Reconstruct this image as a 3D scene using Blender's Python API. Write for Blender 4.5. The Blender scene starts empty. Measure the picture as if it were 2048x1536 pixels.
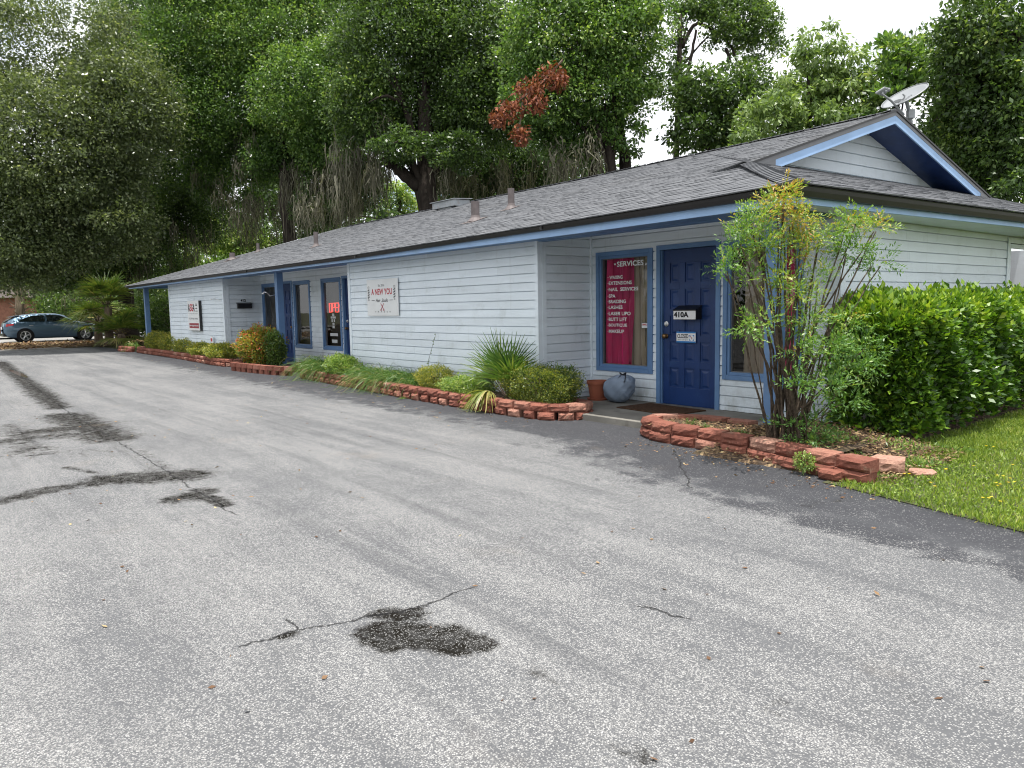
import bpy, math, random
import numpy as np
from math import sin, cos, pi, radians
from mathutils import Vector, Matrix
random.seed(7); rng = np.random.default_rng(11)
S = bpy.context.scene
COL = S.collection
# ------------------------------------------------------------------ camera frame (measured)
F = 1500.0; CH = 1.40
_y, _p, _r = radians(50.8), radians(5.9), radians(1.03)
FW = np.array([-sin(_y)*cos(_p), cos(_y)*cos(_p), -sin(_p)])
_r0 = np.array([cos(_y), sin(_y), 0.0]); _u0 = np.cross(_r0, FW)
RT = cos(_r)*_r0 - sin(_r)*_u0
UP = cos(_r)*_u0 + sin(_r)*_r0
CAM = np.array([0, 0, CH])
def ray(x, y): return FW + RT*((x-1024)/F) - UP*((y-768)/F)
def at(x, y, d): return CAM + ray(x, y)*d              # world point at depth d metres
def gat(x, d, z=0.0):                                   # point on the ground at column x and depth d
    p = CAM + (FW + RT*((x-1024)/F))*d
    return np.array([p[0], p[1], z])
# ------------------------------------------------------------------ helpers
class MB:
    def __init__(s): s.v = []; s.f = []; s.m = []; s.t = []
    def add(s, vs, fs, mat=0, tint=0.5):
        b = len(s.v); s.v += [tuple(map(float, v)) for v in vs]
        s.t += [tint]*len(vs)
        for f in fs: s.f.append([b+i for i in f]); s.m.append(mat)
        return s
    def box(s, x0, x1, y0, y1, z0, z1, mat=0, tint=0.5):
        return s.add([(x0,y0,z0),(x1,y0,z0),(x1,y1,z0),(x0,y1,z0),(x0,y0,z1),(x1,y0,z1),(x1,y1,z1),(x0,y1,z1)],
              [(0,3,2,1),(4,5,6,7),(0,1,5,4),(1,2,6,5),(2,3,7,6),(3,0,4,7)], mat, tint)
    def hexa(s, p, mat=0, tint=.5): return s.add(p, [(0,3,2,1),(4,5,6,7),(0,1,5,4),(1,2,6,5),(2,3,7,6),(3,0,4,7)], mat, tint)
    def quad(s, a, b, c, d, mat=0, tint=.5): return s.add([a,b,c,d], [(0,1,2,3)], mat, tint)
    def prism(s, poly, off, mat=0, tint=.5):
        n = len(poly); o = np.array(off, float)
        return s.add([tuple(p) for p in poly]+[tuple(np.array(p)+o) for p in poly],
            [tuple(range(n))[::-1], tuple(range(n, 2*n))]+[(i,(i+1)%n,n+(i+1)%n,n+i) for i in range(n)], mat, tint)
    def tube(s, pts, rad, n=8, mat=0, tint=.5, cap=True):
        pts = [np.array(p, float) for p in pts]; k = len(pts)
        if not hasattr(rad, '__len__'): rad = [rad]*k
        vs = []; prev = None
        for i, p in enumerate(pts):
            d = pts[min(i+1,k-1)]-pts[max(i-1,0)]; d = d/(np.linalg.norm(d)+1e-9)
            if prev is None: a = np.cross(d, (0,0,1) if abs(d[2])<.9 else (1,0,0))
            else: a = prev - d*np.dot(prev, d)
            a = a/(np.linalg.norm(a)+1e-9); prev = a; b = np.cross(d, a)
            for j in range(n):
                t = 2*pi*j/n; vs.append(p+(a*cos(t)+b*sin(t))*rad[i])
        fs = [(i*n+j, i*n+(j+1)%n, (i+1)*n+(j+1)%n, (i+1)*n+j) for i in range(k-1) for j in range(n)]
        if cap: fs += [tuple(range(n))[::-1], tuple(range((k-1)*n, k*n))]
        return s.add(vs, fs, mat, tint)
    def lathe(s, prof, c=(0,0,0), n=24, axis='z', mat=0):
        vs = []
        for (r, h) in prof:
            for j in range(n):
                t = 2*pi*j/n; a, b = r*cos(t), r*sin(t)
                vs.append({'z':(c[0]+a,c[1]+b,c[2]+h),'y':(c[0]+a,c[1]+h,c[2]+b),'x':(c[0]+h,c[1]+a,c[2]+b)}[axis])
        k = len(prof)
        fs = [(i*n+j, i*n+(j+1)%n, (i+1)*n+(j+1)%n, (i+1)*n+j) for i in range(k-1) for j in range(n)]
        fs += [tuple(range(n))[::-1], tuple(range((k-1)*n, k*n))]
        return s.add(vs, fs, mat)
    def build(s, name, mat, parent=None, smooth=False, bevel=0, local=False, sub=0):
        v = np.array(s.v, float)
        if parent is not None and not local: v = v - root_loc(parent)
        me = bpy.data.meshes.new(name); me.from_pydata(v.tolist(), [], s.f); 
        mats = mat if isinstance(mat, (list, tuple)) else [mat]
        for m in mats: me.materials.append(m)
        if len(mats) > 1: me.polygons.foreach_set('material_index', s.m)
        at_ = me.attributes.new('tint', 'FLOAT', 'POINT'); at_.data.foreach_set('value', s.t)
        if smooth: me.polygons.foreach_set('use_smooth', [True]*len(me.polygons))
        me.update()
        o = bpy.data.objects.new(name, me); COL.objects.link(o)
        if parent is not None: o.parent = parent
        if sub: mo = o.modifiers.new('s', 'SUBSURF'); mo.levels = mo.render_levels = sub
        if bevel: mo = o.modifiers.new('b', 'BEVEL'); mo.width = bevel; mo.segments = 2; mo.limit_method = 'ANGLE'
        return o
def root_loc(o):
    while o.parent is not None: o = o.parent
    return np.array(o.location)
def tag(o, label=None, cat=None, group=None, kind=None):
    if label: o['label'] = label
    if cat: o['category'] = cat
    if group: o['group'] = group
    if kind: o['kind'] = kind
    return o
def thing(name, label, cat, loc=(0,0,0), group=None):
    o = bpy.data.objects.new(name, None); COL.objects.link(o); o.location = [float(a) for a in loc]
    o.empty_display_size = .2
    return tag(o, label, cat, group)
def copy_tree(o, parent=None):
    c = o.copy(); COL.objects.link(c); c.parent = parent
    for ch in [x for x in COL.objects if x.parent == o]: copy_tree(ch, c)
    return c
def npmesh(name, V, Q, tint, mat, parent=None, local=False):
    """V (n,3) verts, Q (m,4) quads, tint (n,)"""
    V = np.asarray(V, np.float32)
    if parent is not None and not local: V = V - root_loc(parent).astype(np.float32)
    me = bpy.data.meshes.new(name); n, m = len(V), len(Q)
    me.vertices.add(n); me.vertices.foreach_set('co', V.ravel())
    me.loops.add(4*m); me.loops.foreach_set('vertex_index', np.asarray(Q, np.int32).ravel())
    me.polygons.add(m); me.polygons.foreach_set('loop_start', np.arange(0, 4*m, 4, dtype=np.int32))
    a = me.attributes.new('tint', 'FLOAT', 'POINT'); a.data.foreach_set('value', np.asarray(tint, np.float32))
    me.materials.append(mat); me.update(calc_edges=True)
    o = bpy.data.objects.new(name, me); COL.objects.link(o)
    if parent is not None: o.parent = parent
    return o
def unit(a): return a/(np.linalg.norm(a, axis=-1, keepdims=True)+1e-9)
def rand_dirs(n): return unit(rng.normal(size=(n,3)))
def leaf_geo(P, D, N, L, Wd):
    """diamond leaves: base P, direction D, rough normal N, length L, width Wd"""
    n = len(P); L = np.broadcast_to(np.asarray(L), (n,))[:,None]; Wd = np.broadcast_to(np.asarray(Wd), (n,))[:,None]
    D = unit(D); Sd = unit(np.cross(D, N)); 
    V = np.empty((n,4,3)); V[:,0] = P; V[:,1] = P+D*L*.45+Sd*Wd*.5; V[:,2] = P+D*L; V[:,3] = P+D*L*.45-Sd*Wd*.5
    return V.reshape(-1,3)
def leaves(name, mat, parent, P, D, N, L, Wd, tint, local=False):
    V = leaf_geo(P, D, N, L, Wd); n = len(P)
    return npmesh(name, V, np.arange(4*n).reshape(n,4), np.repeat(np.clip(tint,0,1), 4), mat, parent, local)
def strips(name, mat, parent, curves, w0, w1, tint, local=False, side=None):
    """curves (n,k,3) ribbons, width w0 at the root to w1 at the tip"""
    n, k, _ = curves.shape
    T = np.gradient(curves, axis=1); 
    sd = rand_dirs(n)[:,None,:] if side is None else side[:,None,:]
    Sd = unit(np.cross(unit(T), np.broadcast_to(sd, T.shape)))
    w = np.linspace(0, 1, k)[None,:,None]; w0 = np.asarray(w0).reshape(-1,1,1); w1 = np.asarray(w1).reshape(-1,1,1)
    Wd = (w0*(1-w)+w1*w)*.5
    V = np.stack([curves+Sd*Wd, curves-Sd*Wd], axis=2).reshape(-1,3)
    b = (np.arange(n)*k*2)[:,None]+(np.arange(k-1)*2)[None,:]
    Q = np.stack([b, b+1, b+3, b+2], axis=-1).reshape(-1,4)
    return npmesh(name, V, Q, np.repeat(np.clip(tint,0,1), k*2), mat, parent, local)
# ------------------------------------------------------------------ materials
def newmat(name):
    m = bpy.data.materials.new(name); m.use_nodes = True; nt = m.node_tree
    for n in list(nt.nodes): nt.nodes.remove(n)
    out = nt.nodes.new('ShaderNodeOutputMaterial'); b = nt.nodes.new('ShaderNodeBsdfPrincipled')
    nt.links.new(b.outputs[0], out.inputs[0])
    return m, nt, b, out
def nd(nt, typ, **kw):
    n = nt.nodes.new('ShaderNode'+typ)
    for k, v in kw.items():
        if k in n.inputs.keys() if hasattr(n.inputs,'keys') else False: n.inputs[k].default_value = v
        else: setattr(n, k, v)
    return n
def val(nt, x, inp):
    if isinstance(x, (int, float)): inp.default_value = x
    elif isinstance(x, (tuple, list)): inp.default_value = tuple(x) if len(x) == 4 or inp.type == 'VECTOR' else tuple(x)+(1,)
    else: nt.links.new(x, inp)
def math_(nt, op, a, b=None, c=None, clamp=False):
    n = nt.nodes.new('ShaderNodeMath'); n.operation = op; n.use_clamp = clamp
    val(nt, a, n.inputs[0])
    if b is not None: val(nt, b, n.inputs[1])
    if c is not None: val(nt, c, n.inputs[2])
    return n.outputs[0]
def mixc(nt, f, a, b, mode='MIX'):
    n = nt.nodes.new('ShaderNodeMix'); n.data_type = 'RGBA'; n.blend_type = mode
    val(nt, f, n.inputs[0]); val(nt, a, n.inputs[6]); val(nt, b, n.inputs[7]); return n.outputs[2]
def mapr(nt, x, a, b, c=0., d=1., smooth=True):
    n = nt.nodes.new('ShaderNodeMapRange'); n.interpolation_type = 'SMOOTHSTEP' if smooth else 'LINEAR'
    val(nt, x, n.inputs[0]); n.inputs[1].default_value = a; n.inputs[2].default_value = b; n.inputs[3].default_value = c; n.inputs[4].default_value = d
    return n.outputs[0]
def coords(nt, scale=(1,1,1), obj=False):
    g = nt.nodes.new('ShaderNodeTexCoord') if obj else nt.nodes.new('ShaderNodeNewGeometry')
    mp = nt.nodes.new('ShaderNodeMapping'); mp.inputs['Scale'].default_value = scale
    nt.links.new(g.outputs['Object' if obj else 'Position'], mp.inputs[0]); return mp.outputs[0]
def noise(nt, vec, scale, detail=4, rough=.55, out=0):
    n = nt.nodes.new('ShaderNodeTexNoise'); nt.links.new(vec, n.inputs['Vector']); n.inputs['Scale'].default_value = scale
    n.inputs['Detail'].default_value = detail; n.inputs['Roughness'].default_value = rough; return n.outputs[out]
def attr(nt, name):
    n = nt.nodes.new('ShaderNodeAttribute'); n.attribute_name = name; return n.outputs['Fac']
def ramp(nt, f, stops):
    n = nt.nodes.new('ShaderNodeValToRGB'); e = n.color_ramp.elements
    while len(e) < len(stops): e.new(.5)
    for i, (p, c) in enumerate(stops): e[i].position = p; e[i].color = tuple(c)+(1,)
    nt.links.new(f, n.inputs[0]); return n.outputs[0]
def bump(nt, b, h, strength=.3, dist=.01):
    n = nt.nodes.new('ShaderNodeBump'); n.inputs['Strength'].default_value = strength; n.inputs['Distance'].default_value = dist
    nt.links.new(h, n.inputs['Height']); nt.links.new(n.outputs[0], b.inputs['Normal'])
def simple(name, c, rough=.6, spec=.4, var=.12, scale=3, metal=0, bmp=0, bscale=60, stretch=(1,1,1), dirt=None, dirtamt=.4):
    m, nt, b, o = newmat(name); v = coords(nt, stretch)
    n = noise(nt, v, scale, 5)
    f = mapr(nt, n, .25, .75, 1-var, 1+var)
    col = mixc(nt, 1., c, f, 'MULTIPLY')
    if dirt:
        d = noise(nt, coords(nt, (1,1,1)), scale*2.3, 6, .65)
        col = mixc(nt, mapr(nt, d, .52, .75, 0, dirtamt), col, dirt)
    nt.links.new(col, b.inputs['Base Color']); b.inputs['Roughness'].default_value = rough
    b.inputs['Specular IOR Level'].default_value = spec; b.inputs['Metallic'].default_value = metal
    if bmp: bump(nt, b, noise(nt, v, bscale, 4), bmp, .005)
    return m
def leafmat(name, stops, rough=.42, trans=.35, spec=.5, tcol=1.35):
    m, nt, b, o = newmat(name)
    c = ramp(nt, attr(nt, 'tint'), stops)
    nt.links.new(c, b.inputs['Base Color']); b.inputs['Roughness'].default_value = rough; b.inputs['Specular IOR Level'].default_value = spec
    t = nt.nodes.new('ShaderNodeBsdfTranslucent')
    nt.links.new(mixc(nt, 1., c, (tcol, tcol*1.05, tcol*.45), 'MULTIPLY'), t.inputs[0])
    mx = nt.nodes.new('ShaderNodeMixShader'); mx.inputs[0].default_value = trans
    nt.links.new(b.outputs[0], mx.inputs[1]); nt.links.new(t.outputs[0], mx.inputs[2]); nt.links.new(mx.outputs[0], o.inputs[0])
    return m
M = {}
M['siding'] = simple('siding_paint', (.72,.785,.85), .5, .35, .05, 1.2, bmp=.25, bscale=40, stretch=(1,1,6), dirt=(.33,.37,.36), dirtamt=.3)
M['bluetrim'] = simple('blue_trim_paint', (.115,.215,.40), .5, .4, .12, 2.5, bmp=.2, dirt=(.19,.28,.42), dirtamt=.4)
M['fascia'] = simple('sunlit_blue_trim_paint', (.30,.46,.72), .5, .4, .08, 2, bmp=.1, dirt=(.25,.32,.42), dirtamt=.25)  # same blue trim, brightness of the lit boards put into the colour
M['door'] = simple('navy_door_paint', (.010,.035,.135), .42, .4, .18, 2.5, bmp=.1, dirt=(.025,.07,.20), dirtamt=.6)
M['gutter'] = simple('dark_gutter_metal', (.020,.019,.020), .45, .4, .2, 2, dirt=(.06,.055,.05), dirtamt=.2)
M['flash'] = simple('taupe_flashing', (.17,.17,.18), .5, .4, .1, 3)
M['black'] = simple('black_metal', (.012,.012,.013), .35, .5, .1)
M['blackmatte'] = simple('black_lettering', (.012,.012,.014), .7, .2, .05)
M['white'] = simple('white_paint', (.72,.73,.74), .5, .3, .04, 4)
M['letter'] = simple('white_vinyl', (.80,.80,.82), .6, .2, .02, 4)
M['signred'] = simple('sign_red', (.45,.03,.05), .5, .3, .04)
M['signdkred'] = simple('sign_dark_red', (.28,.025,.04), .5, .3, .04)
M['signblue'] = simple('sign_blue', (.02,.19,.52), .4, .4, .03)
M['signgrey'] = simple('sign_grey', (.2,.21,.23), .6, .2, .03)
M['signink'] = simple('sign_ink', (.02,.02,.03), .6, .2, .03)
M['slab'] = simple('concrete', (.20,.19,.17), .85, .2, .25, 2, bmp=.4, bscale=90, dirt=(.09,.08,.07), dirtamt=.6)
M['foundation'] = simple('foundation_concrete', (.30,.29,.27), .85, .2, .2, 3)
M['mat'] = simple('doormat_fibre', (.07,.04,.025), .95, .1, .4, 40, bmp=.6, bscale=200)
M['clay'] = simple('terracotta', (.30,.095,.055), .75, .3, .15, 6, bmp=.1)
M['pink'] = simple('pink_fabric', (.58,.03,.14), .8, .2, .15, 5, stretch=(4,1,.5))
M['tan'] = simple('tan_fabric', (.36,.29,.22), .85, .2, .15, 5, stretch=(4,1,.5))
M['whitefab'] = simple('white_fabric', (.55,.57,.58), .8, .2, .1, 5, stretch=(4,1,.5))
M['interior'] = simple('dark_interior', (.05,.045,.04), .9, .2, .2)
M['brass'] = simple('worn_brass', (.22,.13,.06), .35, .5, .2, 20, metal=.8)
M['chrome'] = simple('alloy_metal', (.62,.62,.63), .28, .5, .05, 8, metal=.7)
M['rubber'] = simple('tyre_rubber', (.018,.018,.018), .85, .2, .1)
M['pipe'] = simple('vent_pipe_paint', (.13,.11,.11), .6, .3, .15, 8)
M['dish'] = simple('dish_enamel', (.22,.232,.245), .45, .4, .05, 4)
M['dishmark'] = simple('dish_print', (.06,.065,.07), .6, .2, .03)
M['metalbox'] = simple('weathered_sheet_metal', (.33,.35,.37), .5, .4, .15, 4, dirt=(.18,.09,.045), dirtamt=.7)
M['bark'] = simple('oak_bark', (.032,.026,.022), .95, .1, .45, 5, bmp=1, bscale=22, stretch=(1,1,.3), dirt=(.075,.075,.06), dirtamt=.5)
M['barklight'] = simple('grey_bark', (.17,.13,.10), .95, .1, .4, 6, bmp=1, bscale=30, stretch=(1,1,.3))
M['cane'] = simple('cane_bark', (.085,.065,.05), .9, .15, .5, 25, bmp=.8, bscale=120)
M['brickhouse'] = simple('pink_brick', (.36,.17,.13), .85, .2, .2, 6)
M['houseroof'] = simple('far_roof', (.10,.085,.08), .85, .2, .2, 6)
m = M['siding']; nt = m.node_tree; b = [n_ for n_ in nt.nodes if n_.type == 'BSDF_PRINCIPLED'][0]; old = b.inputs['Base Color'].links[0].from_socket
g_ = nt.nodes.new('ShaderNodeNewGeometry'); sz = nt.nodes.new('ShaderNodeSeparateXYZ'); nt.links.new(g_.outputs['Position'], sz.inputs[0])
sp_ = math_(nt,'MULTIPLY', mapr(nt, sz.outputs[2], .0, .55, 1, 0), mapr(nt, noise(nt, coords(nt,(1,1,.5)), 5, 6, .7), .38, .68)); c = mixc(nt, math_(nt,'MULTIPLY', sp_, .55), old, (.20,.20,.15))
vs_ = mapr(nt, noise(nt, coords(nt,(7,7,.35)), 1.6, 5, .6), .55, .78, 0, .22); c = mixc(nt, vs_, c, (.40,.42,.40))
tn = mapr(nt, attr(nt,'tint'), 0, 1, .93, 1.04, False); c = mixc(nt, 1., c, tn, 'MULTIPLY'); nt.links.new(c, b.inputs['Base Color'])
# roof shingles, tint per tab
m, nt, b, o = newmat('asphalt_shingle'); v = coords(nt)
c = ramp(nt, attr(nt,'tint'), [(0,(.060,.063,.071)),(.5,(.108,.112,.123)),(1,(.165,.168,.18))])
gr = noise(nt, v, 260, 2); gr = mapr(nt, gr, .3, .7, .6, 1.4)
c = mixc(nt, 1., c, gr, 'MULTIPLY'); st = noise(nt, coords(nt,(.5,1.6,1)), .8, 5)
c = mixc(nt, mapr(nt, st, .5, .75, 0, .3), c, (.085,.083,.082))
nt.links.new(c, b.inputs['Base Color']); b.inputs['Roughness'].default_value = .85; b.inputs['Specular IOR Level'].default_value = .3
bump(nt, b, gr, .4, .003); M['shingle'] = m
# glass
m, nt, b, o = newmat('window_glass'); nt.nodes.remove(b)
tr = nt.nodes.new('ShaderNodeBsdfTransparent'); tr.inputs[0].default_value = (.93,.95,.95,1)
gl = nt.nodes.new('ShaderNodeBsdfGlossy'); gl.inputs['Roughness'].default_value = .015
fr = nt.nodes.new('ShaderNodeLayerWeight'); fr.inputs[0].default_value = .5
nw = noise(nt, coords(nt), 2.0, 2); bp = nt.nodes.new('ShaderNodeBump'); bp.inputs['Strength'].default_value = .05; bp.inputs['Distance'].default_value = .02
nt.links.new(nw, bp.inputs['Height']); nt.links.new(bp.outputs[0], gl.inputs['Normal'])
mx = nt.nodes.new('ShaderNodeMixShader'); nt.links.new(math_(nt,'ADD', math_(nt,'MULTIPLY', math_(nt,'POWER', fr.outputs['Facing'], 5.), .92), .05), mx.inputs[0]); nt.links.new(tr.outputs[0], mx.inputs[1]); nt.links.new(gl.outputs[0], mx.inputs[2])
nt.links.new(mx.outputs[0], o.inputs[0]); M['glass'] = m
M['carglass'] = simple('car_glass', (.012,.016,.016), .06, .8, .1)
m, nt, b, o = newmat('car_paint'); b.inputs['Base Color'].default_value = (.085,.145,.21,1); b.inputs['Metallic'].default_value = .55; b.inputs['Roughness'].default_value = .33
b.inputs['Coat Weight'].default_value = .7; b.inputs['Coat Roughness'].default_value = .06
nn = noise(nt, coords(nt), 900, 1); nt.links.new(mixc(nt, nn, (.07,.125,.185), (.10,.165,.235)), b.inputs['Base Color']); M['carpaint'] = m
m, nt, b, o = newmat('red_lamp'); b.inputs['Base Color'].default_value = (.5,.02,.03,1); b.inputs['Roughness'].default_value = .15; M['redlamp'] = m
m, nt, b, o = newmat('clear_lamp'); b.inputs['Base Color'].default_value = (.45,.47,.5,1); b.inputs['Roughness'].default_value = .1; M['clearlamp'] = m
m, nt, b, o = newmat('neon_red'); b.inputs['Base Color'].default_value = (.6,.02,.02,1); b.inputs['Emission Color'].default_value = (1,.05,.03,1); b.inputs['Emission Strength'].default_value = 1.2; M['neon'] = m
# concrete blocks
m, nt, b, o = newmat('red_split_block'); v = coords(nt)
c = ramp(nt, attr(nt,'tint'), [(0,(.19,.070,.050)),(.5,(.32,.125,.088)),(1,(.46,.27,.205))])
c = mixc(nt, mapr(nt, noise(nt,v,45,5,.7), .35,.7,0,.55), c, (.13,.05,.04))
c = mixc(nt, mapr(nt, noise(nt,v,9,5,.7), .56,.72,0,.5), c, (.36,.25,.18))
nt.links.new(c, b.inputs['Base Color']); b.inputs['Roughness'].default_value = .92; b.inputs['Specular IOR Level'].default_value = .2
bump(nt, b, noise(nt,v,60,6,.7), 1., .012); M['block'] = m
# asphalt
m, nt, b, o = newmat('worn_asphalt'); v = coords(nt)
wet = attr(nt,'wet'); seal = attr(nt,'seal')
vo = nt.nodes.new('ShaderNodeTexVoronoi'); vo.inputs['Scale'].default_value = 165; nt.links.new(v, vo.inputs['Vector'])
sep = nt.nodes.new('ShaderNodeSeparateColor'); nt.links.new(vo.outputs['Color'], sep.inputs[0]); rnd = sep.outputs[0]
vo2 = nt.nodes.new('ShaderNodeTexVoronoi'); vo2.inputs['Scale'].default_value = 100; nt.links.new(v, vo2.inputs['Vector'])
sep2 = nt.nodes.new('ShaderNodeSeparateColor'); nt.links.new(vo2.outputs['Color'], sep2.inputs[0])
streak = noise(nt, coords(nt,(.16,1.25,1)), 1.7, 8, .68)
big = noise(nt, v, .45, 5, .6); mid = noise(nt, v, 3.2, 6, .65); fine = noise(nt, v, 28, 4, .7)
sealf = mapr(nt, math_(nt,'ADD', seal, math_(nt,'ADD', math_(nt,'MULTIPLY', math_(nt,'SUBTRACT', mid,.5), 1.5), math_(nt,'MULTIPLY', math_(nt,'SUBTRACT', streak,.5), 1.2))), .28, .72)
wear = math_(nt,'ADD', math_(nt,'MULTIPLY', streak, .9), math_(nt,'ADD', math_(nt,'MULTIPLY', mid, .35), math_(nt,'MULTIPLY', big, .45)))   # ~.85
cover = mapr(nt, wear, .66, 1.02, .22, .90)
cover = math_(nt,'MULTIPLY', cover, math_(nt,'SUBTRACT', 1., math_(nt,'MULTIPLY', sealf, .90)))
stone = mapr(nt, math_(nt,'SUBTRACT', cover, rnd), -.04, .04)
stone2 = mapr(nt, math_(nt,'SUBTRACT', math_(nt,'MULTIPLY', cover, .55), sep2.outputs[0]), -.03, .03)
edge = mapr(nt, vo.outputs['Distance'], .35, .62, 1, .15)
stone = math_(nt,'MULTIPLY', stone, edge)
stone = math_(nt,'MAXIMUM', stone, math_(nt,'MULTIPLY', stone2, mapr(nt, vo2.outputs['Distance'], .3, .5, 1, .0)))
bind = mixc(nt, fine, (.072,.074,.079), (.122,.124,.131)); bind = mixc(nt, sealf, bind, mixc(nt, fine, (.030,.031,.036), (.052,.053,.06)))
scol = mixc(nt, sep.outputs[1], (.17,.169,.168), (.36,.356,.352))
c = mixc(nt, stone, bind, scol)
st2 = noise(nt, coords(nt,(.12,2.6,1)), 1.3, 7, .7); c = mixc(nt, mapr(nt, st2, .50, .74, 0, .62), c, (.062,.064,.070))
st3 = noise(nt, coords(nt,(.3,.9,1)), .9, 6, .65); c = mixc(nt, mapr(nt, st3, .52, .72, 0, .38), c, (.085,.087,.094))
md = noise(nt, v, 10, 5, .7)
wetn = math_(nt,'ADD', math_(nt,'ADD', wet, math_(nt,'MULTIPLY', math_(nt,'SUBTRACT', md,.5), 1.1)), math_(nt,'ADD', math_(nt,'MULTIPLY', math_(nt,'SUBTRACT', mid,.5), 1.0), math_(nt,'ADD', math_(nt,'MULTIPLY', math_(nt,'SUBTRACT', fine,.5), .9), math_(nt,'MULTIPLY', math_(nt,'SUBTRACT', streak,.5), 1.1))))
wetf = math_(nt,'MULTIPLY', mapr(nt, wetn, .36, .92), math_(nt,'MULTIPLY', mapr(nt, wet, 0., .18), mapr(nt, md, .3, .6, .72, 1.)))
c = mixc(nt, math_(nt,'MULTIPLY', wetf, math_(nt,'SUBTRACT', .97, math_(nt,'MULTIPLY', stone, math_(nt,'MULTIPLY', mapr(nt, sep.outputs[2], .55, .75), .62)))), c, mixc(nt, big, (.004,.004,.0035), (.012,.010,.007)))
rust = mapr(nt, noise(nt, v, 1.3, 4), .62, .78, 0, .14); c = mixc(nt, rust, c, (.22,.17,.12))
# cracks
def seg_dist(nt, vec, a, bb):
    n = nt.nodes.new('ShaderNodeVectorMath'); n.operation = 'SUBTRACT'; nt.links.new(vec, n.inputs[0]); n.inputs[1].default_value = (a[0],a[1],0)
    d = np.array(bb)-np.array(a); L = float(np.linalg.norm(d)); d = d/L
    dt = nt.nodes.new('ShaderNodeVectorMath'); dt.operation = 'DOT_PRODUCT'; nt.links.new(n.outputs[0], dt.inputs[0]); dt.inputs[1].default_value = (d[0],d[1],0)
    pr = nt.nodes.new('ShaderNodeVectorMath'); pr.operation = 'DOT_PRODUCT'; nt.links.new(n.outputs[0], pr.inputs[0]); pr.inputs[1].default_value = (-d[1],d[0],0)
    over = math_(nt,'MAXIMUM', math_(nt,'SUBTRACT', math_(nt,'ABSOLUTE', math_(nt,'SUBTRACT', dt.outputs['Value'], L/2)), L/2), 0.)
    return math_(nt,'ADD', math_(nt,'ABSOLUTE', pr.outputs['Value']), over)
wv = nt.nodes.new('ShaderNodeVectorMath'); wv.operation = 'ADD'; nt.links.new(v, wv.inputs[0])
nz = nt.nodes.new('ShaderNodeTexNoise'); nz.inputs['Scale'].default_value = 5; nz.inputs['Detail'].default_value = 6; nz.inputs['Roughness'].default_value = .7; nt.links.new(v, nz.inputs['Vector'])
nm = nt.nodes.new('ShaderNodeVectorMath'); nm.operation = 'MULTIPLY_ADD'; nt.links.new(nz.outputs['Color'], nm.inputs[0]); nm.inputs[1].default_value = (.16,.16,0); nm.inputs[2].default_value = (-.08,-.08,0)
nt.links.new(nm.outputs[0], wv.inputs[1]); flat = nt.nodes.new('ShaderNodeVectorMath'); flat.operation = 'MULTIPLY'; nt.links.new(wv.outputs[0], flat.inputs[0]); flat.inputs[1].default_value = (1,1,0)
CR = None
def G(x, y, z=0.0):
    d = ray(x, y); t = (z-CH)/d[2]; return (CAM+d*t)[:2]
for a, bb in (((485,1292),(600,1262)),((600,1262),(745,1232)),((745,1232),(850,1212)),((850,1212),(955,1172)),((600,1262),(570,1238)),
              ((330,940),(470,1030)),((130,820),(330,940)),((0,720),(130,820)),((1275,1212),(1385,1236)),((1350,900),(1380,975))):
    a, bb = G(*a), G(*bb)
    dd = seg_dist(nt, flat.outputs[0], a, bb); CR = dd if CR is None else math_(nt,'MINIMUM', CR, dd)
crack = mapr(nt, CR, .003, .011, .85, 0); c = mixc(nt, crack, c, (.012,.012,.013))
nt.links.new(c, b.inputs['Base Color'])
nt.links.new(math_(nt,'SUBTRACT', .93, math_(nt,'MULTIPLY', wetf, .25)), b.inputs['Roughness']); nt.links.new(math_(nt,'MULTIPLY', math_(nt,'SUBTRACT', 1., wetf), .22), b.inputs['Specular IOR Level'])
hh = math_(nt,'SUBTRACT', math_(nt,'MULTIPLY', stone, .5), crack); bump(nt, b, hh, .7, .004); M['asphalt'] = m
# ground, mulch
m, nt, b, o = newmat('leaf_mulch'); v = coords(nt)
vo = nt.nodes.new('ShaderNodeTexVoronoi'); vo.inputs['Scale'].default_value = 32; nt.links.new(v, vo.inputs['Vector'])
sp = nt.nodes.new('ShaderNodeSeparateColor'); nt.links.new(vo.outputs['Color'], sp.inputs[0])
c = ramp(nt, sp.outputs[0], [(0,(.025,.016,.010)),(.5,(.07,.042,.025)),(.85,(.14,.09,.05)),(1,(.28,.2,.11))])
nt.links.new(mixc(nt, mapr(nt, noise(nt,v,1.5,4),.4,.7,0,.4), c, (.04,.05,.015)), b.inputs['Base Color']); b.inputs['Roughness'].default_value = .95
bump(nt, b, vo.outputs['Distance'], .8, .02); M['mulch'] = m
m, nt, b, o = newmat('ground_soil_and_grass'); v = coords(nt)
c = mixc(nt, noise(nt,v,2.5,6,.7), (.035,.06,.014), (.10,.085,.045))
nt.links.new(c, b.inputs['Base Color']); b.inputs['Roughness'].default_value = .95; bump(nt, b, noise(nt,v,20,5), .8, .05); M['ground'] = m
m, nt, b, o = newmat('road_surface'); v = coords(nt)
c = mixc(nt, noise(nt,coords(nt,(1,.2,1)),1.2,6,.65), (.16,.155,.15), (.30,.29,.28)); nt.links.new(c, b.inputs['Base Color']); b.inputs['Roughness'].default_value = .9; M['road'] = m
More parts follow.
